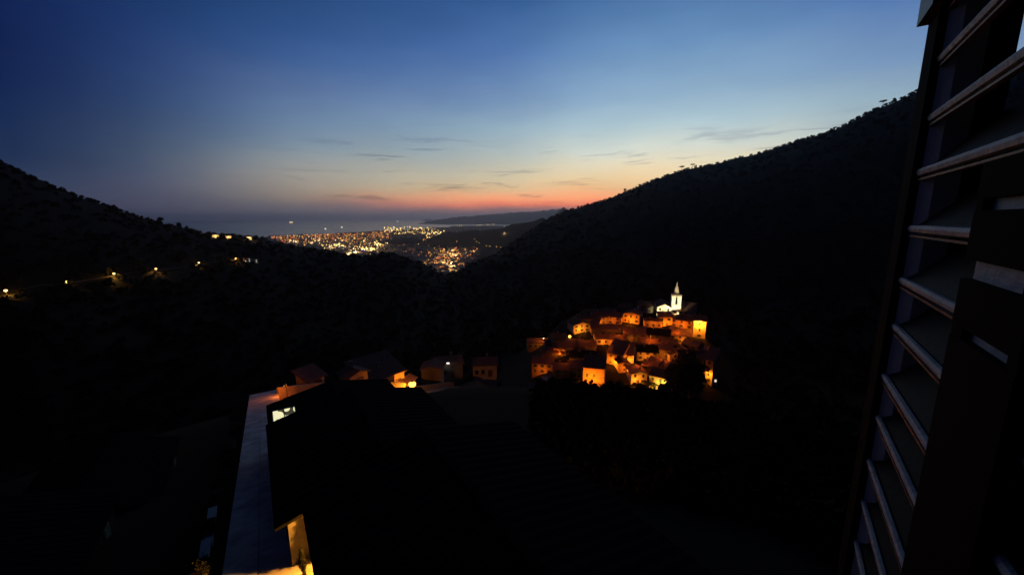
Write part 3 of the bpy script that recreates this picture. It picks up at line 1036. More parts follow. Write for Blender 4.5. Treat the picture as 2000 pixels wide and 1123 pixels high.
be.lathe([(0.75, TH - 4.3), (0.6, TH - 3.9), (0.45, TH - 3.2), (0.12, TH - 2.95)], 12, tx, ty + TW / 2)
be.tube([(tx - TW / 2 + .5, ty + TW / 2, TH - 2.9), (tx + TW / 2 - .5, ty + TW / 2, TH - 2.9)], 0.08, 6)
be.build('bell', M_IRON, tw_)
s8 = MB()
s8.lathe([(1.85, TH + 1.0), (1.8, TH + 1.5), (1.25, TH + 3.7), (0.6, TH + 5.7), (0.24, TH + 6.7)], 8, tx, ty + TW / 2)
spo = s8.build('spire', M_STUC['white'], tw_)
fb = MB()
fb.lathe([(0.12, TH + 6.7), (0.3, TH + 6.9), (0.55, TH + 7.25), (0.5, TH + 7.65), (0.2, TH + 7.95)], 10, tx, ty + TW / 2)
fb.box(tx - 0.06, tx + 0.06, ty + TW / 2 - 0.06, ty + TW / 2 + 0.06, TH + 7.9, TH + 8.8)
fb.box(tx - 0.35, tx + 0.35, ty + TW / 2 - 0.055, ty + TW / 2 + 0.055, TH + 8.4, TH + 8.5)
fb.build('finial', M_STUC['white'], tw_)


def floodlight(label, pos, target, power, colr, spread):
    root = empty('floodlight', pos)
    tag(root, label, 'floodlight', 'floodlights around the church')
    d_ = (Vector(target) - Vector(pos)).normalized()
    p = MB()
    p.tube([(0, 0, -3.5), (0, 0, 0.0)], 0.05, 6)
    p.build('post', M_IRON, root)
    q_ = d_.to_track_quat('-Z', 'Y')
    hb_ = MB()
    hb_.box(-0.25, 0.25, -0.18, 0.18, 0.02, 0.25)
    ho = hb_.build('housing', M_IRON, root)
    ho.rotation_euler = q_.to_euler()
    gl = MB()
    gl.box(-0.22, 0.22, -0.15, 0.15, 0.0, 0.015)
    go = gl.build('lens', M_BULBW, ho)
    ld = bpy.data.lights.new('lamp_light', 'SPOT')
    ld.energy = power
    ld.color = colr
    ld.spot_size = R(spread)
    ld.spot_blend = 0.4
    ld.shadow_soft_size = 0.15
    lo = bpy.data.objects.new('lamp_light', ld)
    C.objects.link(lo)
    lo.parent = root
    lo.location = d_ * 0.3
    lo.rotation_euler = q_.to_euler()


def cpos(x, y, z):
    return Matrix.Translation(ch.location) @ Matrix.Rotation(ch.rotation_euler[2], 4, 'Z') @ Vector((x, y, z))


CHW = (1.0, 0.82, 0.42)
floodlight('floodlight on a post aimed at the bell tower front', cpos(tx - 2, -13, 3.2), cpos(tx, ty, TH - 1), 24000, CHW, 70)
floodlight('floodlight on a post aimed at the church nave front', cpos(-1.5, -5.5, 4.6), cpos(-0.5, 0, 4.6), 2600, (1.0, .78, .36), 115)
floodlight('floodlight behind the church beside the crest wall', cpos(13.5, 3, 1.5), cpos(13, 8, 1.0), 1400, CHW, 90)

# parapet by the church catching white light
pw_ = MB()
pw_.box(-3.4, 3.4, -0.2, 0.2, -2.5, 1.0)
pw_.box(-3.5, 3.5, -0.28, 0.28, 1.002, 1.14)
po = pw_.build('parapet_wall', M_STUC['white'])
po.location = cpos(13, 8, 0.0)
po.rotation_euler = (0, 0, ch.rotation_euler[2] - R(28))
tag(po, 'white parapet wall lit up behind the bell tower', 'wall')

# ------------------------------------------------------------------ the street below the window
A_ = at_r(505, 1123, 18.0)
B_ = at_r(508, 785, 60.0)
dv = (B_ - A_)
dirh = Vector((dv.x, dv.y, 0)).normalized()
perp = Vector((dirh.y, -dirh.x, 0))
slope = dv.z / Vector((dv.x, dv.y)).length
start = A_ - dirh * 7 - Vector((0, 0, slope * 7))
street = empty('street', (0, 0, 0))
street['kind'] = 'structure'
SW = 2.25
nsl = 19
SL = 3.0
for i in range(nsl):
    for s_ in (-1, 1):
        mbx = MB()
        o0 = start + dirh * (i * SL + 0.012) + Vector((0, 0, slope * (i * SL)))
        o1 = start + dirh * ((i + 1) * SL - 0.012) + Vector((0, 0, slope * ((i + 1) * SL)))
        dz = random.uniform(-0.008, 0.008)
        w0, w1 = (0.012, SW) if s_ > 0 else (-1.35, -0.012)
        top = [o0 + perp * w0, o0 + perp * w1, o1 + perp * w1, o1 + perp * w0]
        top = [p + Vector((0, 0, dz)) for p in top]
        bot = [p - Vector((0, 0, 0.25)) for p in top]
        mbx.quadmesh(bot + top, [(0, 1, 2, 3), (7, 6, 5, 4), (0, 4, 5, 1), (1, 5, 6, 2), (2, 6, 7, 3), (3, 7, 4, 0)])
        mbx.build('paving_slab', M_STREET, street)


def sp_(u, v, z=0.0):
    """street frame: u metres along from the near end, v metres to the street's right; z above the street"""
    p = start + dirh * u + perp * v
    return Vector((p.x, p.y, start.z + slope * u + z))


RZ_R = math.atan2(-perp.x, perp.y)            # facade on the street's right side, looking onto the street
RZ_L = RZ_R + math.pi

# houses stepping down along the street (r = u + 11)
def street_house(label, u0, u1, v, eave_z, d, pitch, rz, stc='stone', **kw):
    um = (u0 + u1) / 2
    base = sp_(um, v)
    base.z = min(base.z, eave_z - 3.2)
    return house('street_house', label, base, rz, u1 - u0, d, eave_z - base.z, 'eave', pitch, stc, group='houses along the street', sink=6, roof=M_SLATE, **kw)


F1a = street_house('black roofed house at the near end of the pale street', 6.6, 15.6, 1.25, -12.6, 9.0, 0.24, RZ_R, wins='auto', door=1.5, chimneys=0)
F1b = street_house('black roofed house with the lit skylight on the pale street', 15.7, 25.0, 1.3, -15.3, 9.0, 0.2, RZ_R, wins='auto', door=-2.0, chimneys=0)
F2 = street_house('roof of the house whose back wall lamp lights the paving', -6.0, 4.4, 2.2, -10.5, 9.0, 0.24, RZ_R, wins='auto', chimneys=0)
# lit skylight on the second roof: raised curb, tilted pane, glazing bars
sk_u, sk_y = 3.2, 2.6
rise = 0.2
skl = empty('skylight', (0, 0, 0))
skl.parent = F1b
MI_ = (Matrix.Translation(F1b.location) @ Matrix.Rotation(RZ_R, 4, 'Z')).inverted()
eave_h = -15.3 - F1b.location.z
best = None
for r_ in np.arange(20, 45, 0.05):
    q_ = MI_ @ at_r(556, 816, r_)
    if q_.z <= eave_h + q_.y * rise + 0.8:
        best = q_
        break
skl.location = best
to_cam = (MI_ @ Vector((0, 0, 0)) - best).normalized()
skl.rotation_euler = (to_cam * 0.75 + Vector((0, 0, 0.5))).to_track_quat('Z', 'Y').to_euler()
mbx = MB()
for (x0, x1, y0, y1) in ((-.8, -.7, -.7, .7), (.7, .8, -.7, .7), (-.8, .8, -.8, -.702), (-.8, .8, .702, .8)):
    mbx.box(x0, x1, y0, y1, -.5, .06)
mbx.box(-.03, .03, -.7, .7, 0.01, .05)
mbx.build('frame', M_FRAME, skl)
M_SKY = bpy.data.materials.new('lit_room_glass')
M_SKY.use_nodes = True
t = M_SKY.node_tree
t.nodes.clear()
e = t.nodes.new('ShaderNodeEmission')
vo = t.nodes.new('ShaderNodeTexVoronoi')
vo.inputs['Scale'].default_value = 2.1
tcn = t.nodes.new('ShaderNodeTexCoord')
t.links.new(tcn.outputs['Object'], vo.inputs['Vector'])
cr = t.nodes.new('ShaderNodeValToRGB')
cr.color_ramp.interpolation = 'CONSTANT'
cr.color_ramp.elements[0].color = (0.9, 0.86, 0.5, 1)
cr.color_ramp.elements[1].position = 0.66
cr.color_ramp.elements[1].color = (0.05, 0.045, 0.03, 1)
t.links.new(vo.outputs['Distance'], cr.inputs[0])
t.links.new(cr.outputs[0], e.inputs[0])
e.inputs[1].default_value = 1.0
o = t.nodes.new('ShaderNodeOutputMaterial')
t.links.new(e.outputs[0], o.inputs[0])
mbx = MB()
mbx.box(-.7, .7, -.7, .7, -.01, .008)
mbx.build('pane', M_SKY, skl)

# wall lamp on the back of the nearest house, lighting the paving between the houses
wlp = empty('wall_lamp', sp_(5.05, 3.7, 2.3), RZ_R)
tag(wlp, 'warm wall lamp hidden behind the nearest eave lighting the paving', 'wall lamp')
mbx = MB()
mbx.tube([(-0.4, 0, .2), (-0.15, 0, .28), (0, 0, .22)], 0.02, 6)
mbx.build('bracket', M_IRON, wlp)
mbx = MB()
mbx.lathe([(.05, .22), (.16, .12), (.17, .08)], 10)
mbx.build('lamp_hood', M_IRON, wlp)
mbx = MB()
mbx.lathe([(.07, .08), (.1, 0), (.05, -.1)], 10)
mbx.build('lamp_glass', M_BULB, wlp, True)
lamp_light(wlp, (0, 0, -.3), 2300, (1.0, 0.38, 0.04), 0.06)
# steps and a low stone wall in the lit corner
M_STEP = mat('worn_stone', (0.34, 0.30, 0.24), 0.85, (0.48, 0.43, 0.35), 0.5, 3.0)
stp = empty('stone_steps', sp_(5.0, 2.6), RZ_R)
tag(stp, 'lamplit stone steps between the two nearest roofs', 'steps')
for k in range(5):
    mbx = MB()
    mbx.box(-1.1 + k * 0.42, -0.7 + k * 0.42, -0.9, 1.6, -0.6, 0.16 * (k + 1) - 0.3)
    mbx.build('step', M_STEP, stp)

# garden wall along the left of the street
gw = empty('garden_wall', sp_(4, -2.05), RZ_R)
tag(gw, 'low garden wall beside the street, its skylit coping painted paler', 'wall')
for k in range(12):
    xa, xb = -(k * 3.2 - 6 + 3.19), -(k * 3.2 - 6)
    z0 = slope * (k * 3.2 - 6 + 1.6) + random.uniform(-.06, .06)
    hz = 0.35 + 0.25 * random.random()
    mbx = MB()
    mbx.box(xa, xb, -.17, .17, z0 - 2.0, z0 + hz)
    mbx.build('wall_panel', M_STUC['near_black'], gw)
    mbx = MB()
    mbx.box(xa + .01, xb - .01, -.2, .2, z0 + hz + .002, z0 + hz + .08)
    mbx.build('coping_stone', M_STUC['grey'] if k in (3, 4) else M_STUC['near_black'], gw)  # skylit stretch of coping painted paler, the other stones near black
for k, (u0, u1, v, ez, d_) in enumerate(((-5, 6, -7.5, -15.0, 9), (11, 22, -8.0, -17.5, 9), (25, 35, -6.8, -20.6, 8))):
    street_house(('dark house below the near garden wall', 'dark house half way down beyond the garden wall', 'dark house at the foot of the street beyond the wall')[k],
                 u0, u1, v, ez, d_, 0.33, RZ_L, 'near_black', wins='auto', shut='closed', chimneys=0)

# ------------------------------------------------------------------ lane from the street's foot to the village
M_ROAD = mat('asphalt', (0.05, 0.05, 0.05), 0.9, (0.075, 0.072, 0.07), 0.2, 2.0)
lane_px = [(506, 783, 58), (560, 762, 62), (640, 752, 66), (720, 752, 71), (805, 757, 77), (880, 752, 92), (960, 744, 108), (1030, 720, 150), (1080, 700, 190)]
lane = []
for (x_, y_, r_) in lane_px:
    p = at_r(x_, y_, r_)
    lane.append(Vector((p.x, p.y, terr(p.x, p.y) + 0.12)))


def densify(P, step):
    outl = []
    for a_, b_ in zip(P[:-1], P[1:]):
        n_ = max(1, int((b_ - a_).length / step))
        for k in range(n_):
            p = a_.lerp(b_, k / n_)
            outl.append(p)
    outl.append(P[-1])
    return outl


def strip(P, w0, w1, z0=0.0):
    vs, fs = [], []
    for i, p in enumerate(P):
        d_ = (P[min(i + 1, len(P) - 1)] - P[max(i - 1, 0)])
        d_.z = 0
        d_.normalize()
        s = Vector((d_.y, -d_.x, 0))
        vs += [p + s * w0 + Vector((0, 0, z0)), p + s * w1 + Vector((0, 0, z0))]
    for i in range(len(P) - 1):
        fs.append((2 * i, 2 * i + 1, 2 * i + 3, 2 * i + 2))
    return vs, fs


def ribbon_wall(P, off, th, zb, zt, name, m, parent=None):
    mbx = MB()
    vs, fs = [], []
    for i, p in enumerate(P):
        d_ = (P[min(i + 1, len(P) - 1)] - P[max(i - 1, 0)])
        d_.z = 0
        d_.normalize()
        s = Vector((d_.y, -d_.x, 0))
        for (o_, z_) in ((off, zb), (off + th, zb), (off + th, zt), (off, zt)):
            vs.append(p + s * o_ + Vector((0, 0, z_)))
    n_ = len(P)
    for i in range(n_ - 1):
        for k in range(4):
            fs.append((4 * i + k, 4 * i + (k + 1) % 4, 4 * i + 4 + (k + 1) % 4, 4 * i + 4 + k))
    fs += [(3, 2, 1, 0), tuple(4 * (n_ - 1) + k for k in range(4))]
    mbx.quadmesh(vs, fs)
    return mbx.build(name, m, parent)


LP = densify(lane, 4.0)
mbx = MB()
vs, fs = strip(LP, -1.8, 1.8)
mbx.quadmesh(vs, [f[::-1] for f in fs])
tag(mbx.build('lane', M_ROAD), kind='structure')
for a_, b_, zt, m_, lab in ((1, 3, 1.9, M_STUC['ochre'], 'orange lit wall at the foot of the pale street'), (3, 5, 1.2, M_STUC['pink'], 'lower brown wall next along the lane'),
                            (5, 6, 2.0, M_STUC['stone'], 'short stone gatepost wall on the lane'), (6, 11, 1.1, M_STUC['stone'], 'rough stone wall climbing from the street foot towards the lamp')):
    tag(ribbon_wall([p.copy() for p in LP[a_:b_ + 1]], -2.35, 0.4, -2, zt, 'retaining_wall', m_), lab, 'wall')
for n_, (i_, w_, h_, d_, st_, gb_, lab) in enumerate(((2, 3.0, 2.6, 3.0, 'ochre', 'mono', 'little tin roofed shed behind the orange lit wall'), (4, 3.6, 3.0, 3.5, 'pink', 'front', 'low gabled outhouse half way along the lane'),
                                                     (7, 3.2, 2.4, 3.0, 'stone', 'eave', 'squat stone hut where the lane wall climbs'))):
    d2 = (LP[i_ + 1] - LP[i_]).normalized()
    p = LP[i_] + Vector((-d2.y, d2.x, 0)) * 3.0
    house('lane_shed', lab, (p.x, p.y, LP[i_].z), math.atan2(d2.y, d2.x), w_, d_, h_, gb_, .32, st_, cat='shed', group='sheds along the lane', wins=[], door=0.3, chimneys=n_ == 1, sink=6)
street_lamp('sodium lamp hidden behind the black roof by the orange lit wall', LP[1] + Vector((0, 0, -.1)), 3.0, 300, SODIUM, group='street lamps on the lane', arm=0.5)
# the bright lamp on the lane
pl = at_r(805, 748, 77)
gz = terr(pl.x, pl.y)
street_lamp('brightest orange street lamp at the bend of the lane', (pl.x, pl.y + .9, gz), pl.z - gz + 0.3, 3600, SODIUM2, group='street lamps on the lane', glow=0.75, arm=0.9)


def lane_house(label, px, py_eave, r_, w, d, h, yaw, stc, gable='eave', **kw):
    p = at_r(px, py_eave, r_)
    azr_ = math.atan2(p.x, p.y)
    return house('lane_house', label, (p.x, p.y, p.z - h), -azr_ + R(yaw), w, d, h, gable, 0.35, stc, group='houses along the lane', sink=8, **kw)


lane_house('house with a lit eave and door right beside the brightest lamp', 752, 735, 80, 9.0, 7, 3.6, 30, 'ochre', 'mono', door=3.0, wins=[(-2.5, 1.0), (0.5, 1.0)])
lane_house('dim cottage with an arched shed door past the brightest lamp', 842, 722, 96, 5.0, 5, 2.6, -10, 'stone', 'front', door=0.0, wins=[], chimneys=0)
lane_house('pale house with dark openings on the lane near the village', 947, 713, 118, 7.6, 7, 3.9, 2, 'cream', 'eave', door=1.6, wins=[(-2.6, 1.0), (-0.6, 1.0)], shut='none')
lane_house('dark house carrying the small white wall light', 880, 712, 108, 7.0, 7, 4.0, 8, 'stone', 'eave', door=0.5)
wl_p = at_r(875, 709, 106.5)
wlp = empty('wall_lamp', wl_p)
tag(wlp, 'small white wall light on the dark lane house', 'wall lamp')
mbx = MB()
mbx.box(-.35, .35, -.1, .1, -.16, .16)
mbx.build('lamp_glass', emat('white_led', (1, .97, .88), 3.0), wlp)
mbx = MB()
mbx.box(-.42, .42, .1, .75, -.06, .06)
mbx.box(-.4, .4, -.12, .12, .162, .2)
mbx.build('bracket', M_IRON, wlp)
lamp_light(wlp, (0, -.4, -.3), 25, (1, .95, .85), 0.05)
# small lamp by the rough wall
wl_p = at_r(705, 752, 68)
wlp = empty('bulkhead_lamp', wl_p)
tag(wlp, 'little white bulkhead lamp low on a post by the rough wall', 'lamp')
mbx = MB()
mbx.box(-.3, .3, -.08, .08, -.05, .05)
mbx.build('lamp_glass', emat('white_led2', (1, .8, .6), 1.2), wlp)
mbx = MB()
mbx.tube([(0, .1, -6), (0, .1, 0)], .05, 6)
mbx.build('post', M_IRON, wlp)

# sheet roof catching the sky among the dark gardens
pz = at_r(1075, 874, 34)
sh = empty('garden_shed', (pz.x, pz.y, pz.z), R(-20))
tag(sh, 'small garden shed with a pale tin roof glimmering in the dark slope', 'shed')
mbx = MB()
mbx.prism([(-.75, -3), (.75, -3), (.75, -.1), (-.75, .25)], 'y', -.5, .5)
mbx.build('wall', M_STUC['stone'], sh)
mbx = MB()
corrugated_slab(mbx, (-.85, -.6, .29), (-.85, .6, .29), (.85, .6, -.1), (.85, -.6, -.1), 12, 0.02, 0.03)
mbx.build('roof', mat('tin_sheet', (.5, .5, .5), .45, (.35, .35, .36), .1, 3, metal=.5), sh)
for (x_, y_, r_, lab) in ((1045, 832, 100, 'dim little orange lit garden hut under the village trees'), (1140, 828, 105, 'orange lit stone hut in the gardens below the village')):
    p = at_r(x_, y_, r_)
    p.z = terr(p.x, p.y)
    house('garden_hut', lab, p, -math.atan2(p.x, p.y) + R(10), 2.6, 3, 2.2, 'mono', .3, 'ochre', cat='hut', wins=[], door=0.4, chimneys=0, group='garden huts')
    street_lamp('small lamp beside the ' + ('dim garden hut' if x_ < 1100 else 'stone garden hut'), (p.x + 1.2, p.y - 2.2, p.z), 2.0, 9 if x_ < 1100 else 22, SODIUM, arm=0.2, glow=0.05, group='garden lamps')


# ------------------------------------------------------------------ lamps along the mountain road on the left slope
def hit(px, py, h, r0=250.0, r1=6000.0):
    a, b_, t_ = ray(px, py)
    r_ = r0
    while r_ < r1:
        if terr(a * r_, b_ * r_) + h >= t_ * r_:
            break
        r_ *= 1.003
    return Vector((a * r_, b_ * r_, terr(a * r_, b_ * r_)))


road_px = [(-60, 572), (10, 563), (130, 547), (222, 532), (304, 522), (388, 511), (460, 503), (500, 505)]
names_l = ['lamp on the hill road at the very edge of the view', 'lamp on the hill road shining over pale leaves', 'third lamp of the climbing hill road',
           'widest glowing lamp of the hill road', 'lamp of the hill road with a short bright streak', 'lamp of the hill road next to two white house lights']
rp = [hit(x_, y_ + 4, 1.5) for (x_, y_) in road_px]
RP = densify(rp, 12.0)
for p in RP:
    p.z = terr(p.x, p.y) + 0.4
mbx = MB()
vs, fs = strip(RP, -2.6, 2.6)
mbx.quadmesh(vs, [f[::-1] for f in fs])
tag(mbx.build('hill_road', M_ROAD), kind='structure')
for (x_, y_), lab in zip(road_px[1:7], names_l):
    p = hit(x_, y_, 5.0)
    dd_ = p.length
    street_lamp(lab, p, 4.2, 5000, (1.0, 0.46, 0.08), group='lamps along the hill road', glow=0.85, arm=1.2, rz=-math.atan2(p.x, p.y) + math.pi * 0, bulb=emat('hill_lamp_glass', (1.0, .62, .2), 4.0))


def hill_house(label, px, py, lit_m, power, r0=250.0):
    p = hit(px, py, 4.0, r0)
    h_ = house('hill_house', label, p, -math.atan2(p.x, p.y), 9, 8, 5, 'eave', .35, 'cream', group='houses on the hill road', lit=[lit_m, lit_m, None, lit_m], shut='none')
    if power:
        q_ = p * ((p.length - 7) / p.length)
        q_.z = terr(q_.x, q_.y)
        street_lamp('lamp lighting ' + label, q_, 4.5, power, (1.0, .62, .22), group='yard lamps on the hill', glow=0.7, bulb=emat('hill_lamp_glass', (1.0, .62, .2), 4.0))


hill_house('small house with cool white windows past the hill road', 483, 507, M_LITWHITE, 0)
hill_house('smaller house with one cool light further along the hill road', 497, 509, M_LITWHITE, 0)
hill_house('lit house first on the saddle skyline', 421, 460, M_LITW, 7000, 600)
hill_house('orange lit house in the middle of the saddle skyline', 446, 462, M_LITW, 7000, 600)
hill_house('brightest white lit house at the end of the saddle skyline', 486, 464, M_LITWHITE, 9000, 600)

# radio mast on the saddle
p = hit(318, 436, 0.0, 600)
rm = empty('radio_mast', p)
tag(rm, 'thin lattice radio mast standing on the dark ridge skyline', 'mast')
mbx = MB()
for s1 in (-1, 1):
    for s2 in (-1, 1):
        mbx.tube([(s1 * 1.6, s2 * 1.6, -2), (s1 * .3, s2 * .3, 34)], .09, 4)
mbx.build('lattice_leg', M_IRON, rm)
mbx = MB()
for k in range(11):
    z0, z1 = k * 3, k * 3 + 3
    a0, a1 = 1.6 - 1.3 * z0 / 34, 1.6 - 1.3 * z1 / 34
    mbx.tube([(-a0, -a0, z0), (a1, -a1, z1)], .05, 4)
    mbx.tube([(a0, a0, z0), (-a1, a1, z1)], .05, 4)
mbx.build('brace', M_IRON, rm)
mbx = MB()
mbx.tube([(0, 0, 34), (0, 0, 40)], .06, 4)
mbx.box(-.9, .9, -.3, .3, 26, 28)
mbx.build('antenna', M_IRON, rm)

# ------------------------------------------------------------------ the coastal town
def plain_pt(px, py):
    a, b_, t_ = ray(px, py)
    r_ = PLAIN / t_
    return Vector((a * r_, b_ * r_, PLAIN)), r_


COLS = {
    'yellow': emat('town_light_yellow', (1.0, 0.58, 0.15), 2.6), 'bright': emat('town_light_bright', (1.0, 0.70, 0.24), 4.0),
    'orange': emat('town_light_orange', (1.0, 0.34, 0.07), 2.6), 'dim': emat('town_light_dim', (1.0, 0.30, 0.09), 1.1),
    'red': emat('town_light_red', (1.0, 0.12, 0.05), 2.0), 'white': emat('town_light_white', (1.0, 0.88, 0.72), 1.4),
    'purple': emat('town_light_purple', (0.35, 0.12, 1.0), 1.2),
}


def inter(x, pts):
    return float(np.interp(x, [p[0] for p in pts], [p[1] for p in pts]))


coast = [(520, 459.5), (600, 456), (700, 452), (760, 449), (850, 444)]
nearsil = [(520, 462), (560, 477), (640, 489), (700, 502), (760, 496), (810, 512), (865, 540), (900, 528), (935, 500)]
LIGHTS = []      # px, py, size in photo px, colour, stretch


def add_l(x_, y_, s_, c_, st=1.0):
    if y_ < inter(x_, nearsil) + 1:
        LIGHTS.append((x_, y_, s_, c_, st))


def pick(w):
    return random.choices(list(w.keys()), list(w.values()))[0]


for _ in range(520):
    x_ = random.uniform(530, 765)
    y_ = inter(x_, coast) + 4 + abs(random.gauss(0, 1)) * 8.5
    add_l(x_, y_, random.uniform(0.5, 1.0), pick({'orange': 5, 'dim': 6, 'yellow': 3, 'red': 1, 'white': 0.8}))
for _ in range(110):
    x_ = random.gauss(690, 45)
    y_ = random.uniform(468, 498)
    if 560 < x_ < 760:
        add_l(x_, y_, random.uniform(0.7, 1.25), pick({'yellow': 5, 'bright': 2.5, 'orange': 2, 'white': 1}))
for (x0, y0, n_) in ((574, 475, 14), (610, 477, 9), (655, 483, 16), (725, 489, 26), (690, 496, 10), (705, 488, 12), (735, 478, 12)):
    for _ in range(n_):
        add_l(random.gauss(x0, 8), random.gauss(y0, 1.6), random.uniform(0.9, 1.5), pick({'bright': 4, 'yellow': 4, 'white': 1}))
for _ in range(170):
    x_ = random.uniform(750, 868)
    yc = 449 + abs(x_ - 800) * 0.03 + max(0, x_ - 830) * 0.12
    add_l(x_, yc + random.uniform(-4, 9 if x_ > 770 else 4), random.uniform(0.55, 1.0), pick({'bright': 8, 'yellow': 4, 'orange': 1}), random.choice([1, 1, 2]))
for _ in range(16):
    add_l(random.uniform(832, 846), random.uniform(458, 468), 1.0, 'yellow')
for _ in range(75):
    x_ = random.uniform(755, 862)
    add_l(x_, random.uniform(474, 502), random.uniform(0.5, 0.9), pick({'orange': 4, 'dim': 4, 'yellow': 2, 'white': 1}))
for _ in range(420):
    f_ = random.random()
    x_ = random.gauss(885 - 10 * f_, 24)
    y_ = random.gauss(506, 13)
    if 822 < x_ < 936 and y_ > 486 - (x_ - 890) * 0.0 and y_ < inter(x_, nearsil) - 2:
        add_l(x_, y_, random.uniform(0.6, 1.15), pick({'orange': 6, 'red': 1.6, 'yellow': 2.5, 'white': 0.8, 'dim': 3}))
for _ in range(14):
    add_l(random.gauss(832, 5), random.gauss(516, 6), 1.0, pick({'yellow': 3, 'orange': 2}))
for _ in range(5):
    add_l(random.gauss(709, 3), random.gauss(491, 1.5), 1.1, 'purple')
for (x_, y_) in ((927, 467), (931, 473), (936, 475), (950, 480), (957, 481), (970, 482), (978, 483), (892, 472), (985, 443), (985, 455), (976, 441)):
    LIGHTS.append((x_, y_, 0.8, 'white' if x_ > 980 else 'yellow', 1))
for (x_, y_) in ((893, 439), (897, 440), (901, 439), (898, 437), (933, 438), (936, 439), (940, 438), (952, 437), (955, 437), (963, 436), (965, 435)):
    LIGHTS.append((x_, y_ + 3.2, 0.8, 'yellow', 1))

LM = {}


def light_mesh(c_, st):
    if (c_, st) not in LM:
        mbx = MB()
        mbx.lathe([(0.25, 0.0), (0.9, 0.5), (1.0, 1.0), (0.85, 1.5 * st), (0.3, 2.0 * st)], 8)
        LM[(c_, st)] = mbx.mesh('lamp_head', COLS[c_])
    return LM[(c_, st)]


mbx = MB()
mbx.box(-.06, .06, -.06, .06, -4.0, 0.05)
MAST = mbx.mesh('mast', M_IRON)
TL = []
for (x_, y_, s_, c_, st) in LIGHTS:
    if x_ > 876 and y_ < 486 and y_ > 450 or x_ > 974:
        p = hit(x_, y_, 6.0, 1800, 9000)
        r_ = math.hypot(p.x, p.y)
    else:
        p, r_ = plain_pt(x_, y_)
    if r_ > 15500:
        p, r_ = p * (15500 / r_), 15500
        p.z = PLAIN
    p.z = max(p.z, terr(p.x, p.y))
    TL.append((s_ * r_ / 780.0 * 0.62, p, c_, st, s_ + (0.4 if c_ in ('bright', 'purple', 'white') else 0)))
TL.sort(key=lambda q_: -q_[4])
LABS = {'yellow': 'small yellow light among the lights of the far coastal town', 'bright': 'brilliant pale yellow light of the far coastal town',
        'orange': 'small orange light among the lights of the far coastal town', 'dim': 'dim reddish light of the far coastal town',
        'red': 'red light of the far coastal town', 'white': 'white light of the far coastal town', 'purple': 'violet light of the far coastal town'}
rest = {}
for k, (s_, p, c_, st, _) in enumerate(TL):
    if k < 295:
        tl = empty('town_light', (p.x, p.y, p.z + s_ * 3.0))
        tl.scale = (s_, s_, s_)
        tag(tl, LABS[c_], 'town light', 'town lights %s' % c_)
        link('lamp_head', light_mesh(c_, st), tl)
        link('mast', MAST, tl)
        if k % 7 == 0:
            lamp_light(tl, (0, 0, -0.4), 150000, (1.0, .6, .25), 2.0)
    else:
        rest.setdefault(c_, MB()).quadmesh([(p.x + v.co.x * s_, p.y + v.co.y * s_, p.z + s_ * 2 + v.co.z * s_) for v in light_mesh(c_, st).vertices],
                                           [tuple(f.vertices) for f in light_mesh(c_, st).polygons])
me = bpy.data.meshes.new('distant_town_lights')
V_, F_, MI = [], [], []
for mi, (c_, mbx) in enumerate(rest.items()):
    o_ = len(V_)
    V_ += mbx.v
    F_ += [tuple(i + o_ for i in f) for f in mbx.f]
    MI += [mi] * len(mbx.f)
    me.materials.append(COLS[c_])
me.from_pydata(V_, [], F_)
me.polygons.foreach_set('material_index', MI)
tag(link('distant_town_lights', me), 'countless faint lights of the coastal town', 'town lights', kind='stuff')

# low buildings of the town
mbx = MB()
for _ in range(2600):
    x_ = random.uniform(525, 940)
    y_ = random.uniform(inter(min(x_, 850), coast) + 2, max(inter(x_, nearsil), 470))
    p, r_ = plain_pt(x_, y_)
    if r_ > 12000:
        continue
    w_, d_, h_ = random.uniform(5, 14), random.uniform(5, 12), random.uniform(4, 13)
    mbx.box(p.x - w_, p.x + w_, p.y - d_, p.y + d_, PLAIN - 2, PLAIN + h_)
tag(mbx.build('distant_town_buildings', M_STUC['cream']), 'low buildings of the coastal town in the dark', 'town', kind='stuff')

# wooded knoll in front of the harbour
kp, kr = plain_pt(790, 474)
mbx = MB()
mbx.lathe([(900, -10), (760, 14), (560, 40), (330, 58), (120, 66), (15, 68)], 26)
kn = mbx.build('knoll', M_FOREST, None, True)
for v in kn.data.vertices:
    v.co.y *= 0.42
    v.co.x *= 0.36
    v.co.z *= 0.62
    if v.co.z > 0:
        v.co.z += random.uniform(-3, 3)
kn.location = kp
tag(kn, kind='structure')

# ------------------------------------------------------------------ ships
M_HULL = mat('ship_hull', (.08, .08, .09), .6)
M_SUPER = mat('ship_white', (.6, .6, .58), .5)


def ship(label, px, py, L_, glow, hh):
    a, b_, t_ = ray(px, py)
    r_ = (SEA + 2.0) / t_
    root = empty('ship', (a * r_, b_ * r_, SEA), -math.atan2(a, b_))
    tag(root, label, 'ship', 'ships at sea')
    mbx = MB()
    hl = L_ / 2
    mbx.prism([(-hl, -L_ * .06), (hl * .8, -L_ * .06), (hl, 0), (hl * .8, L_ * .06), (-hl, L_ * .06)], 'z', -2, L_ * .05)
    mbx.build('hull', M_HULL, root)
    mbx = MB()
    z0 = L_ * .05
    mbx.box(-hl * .85, hl * .55, -L_ * .05, L_ * .05, z0 + .01, z0 + hh * .4)
    mbx.box(-hl * .75, hl * .35, -L_ * .045, L_ * .045, z0 + hh * .4, z0 + hh)
    mbx.box(-hl * .5, -hl * .35, -L_ * .02, L_ * .02, z0 + hh, z0 + hh * 1.5)
    mbx.build('superstructure', M_SUPER, root)
    for k in range(3):
        mbx = MB()
        zz = z0 + hh * (.12 + .3 * k)
        mbx.box(-hl * .72, hl * .33, -L_ * .052, -L_ * .0505, zz, zz + hh * .2)
        mbx.build('lit_deck', glow, root)


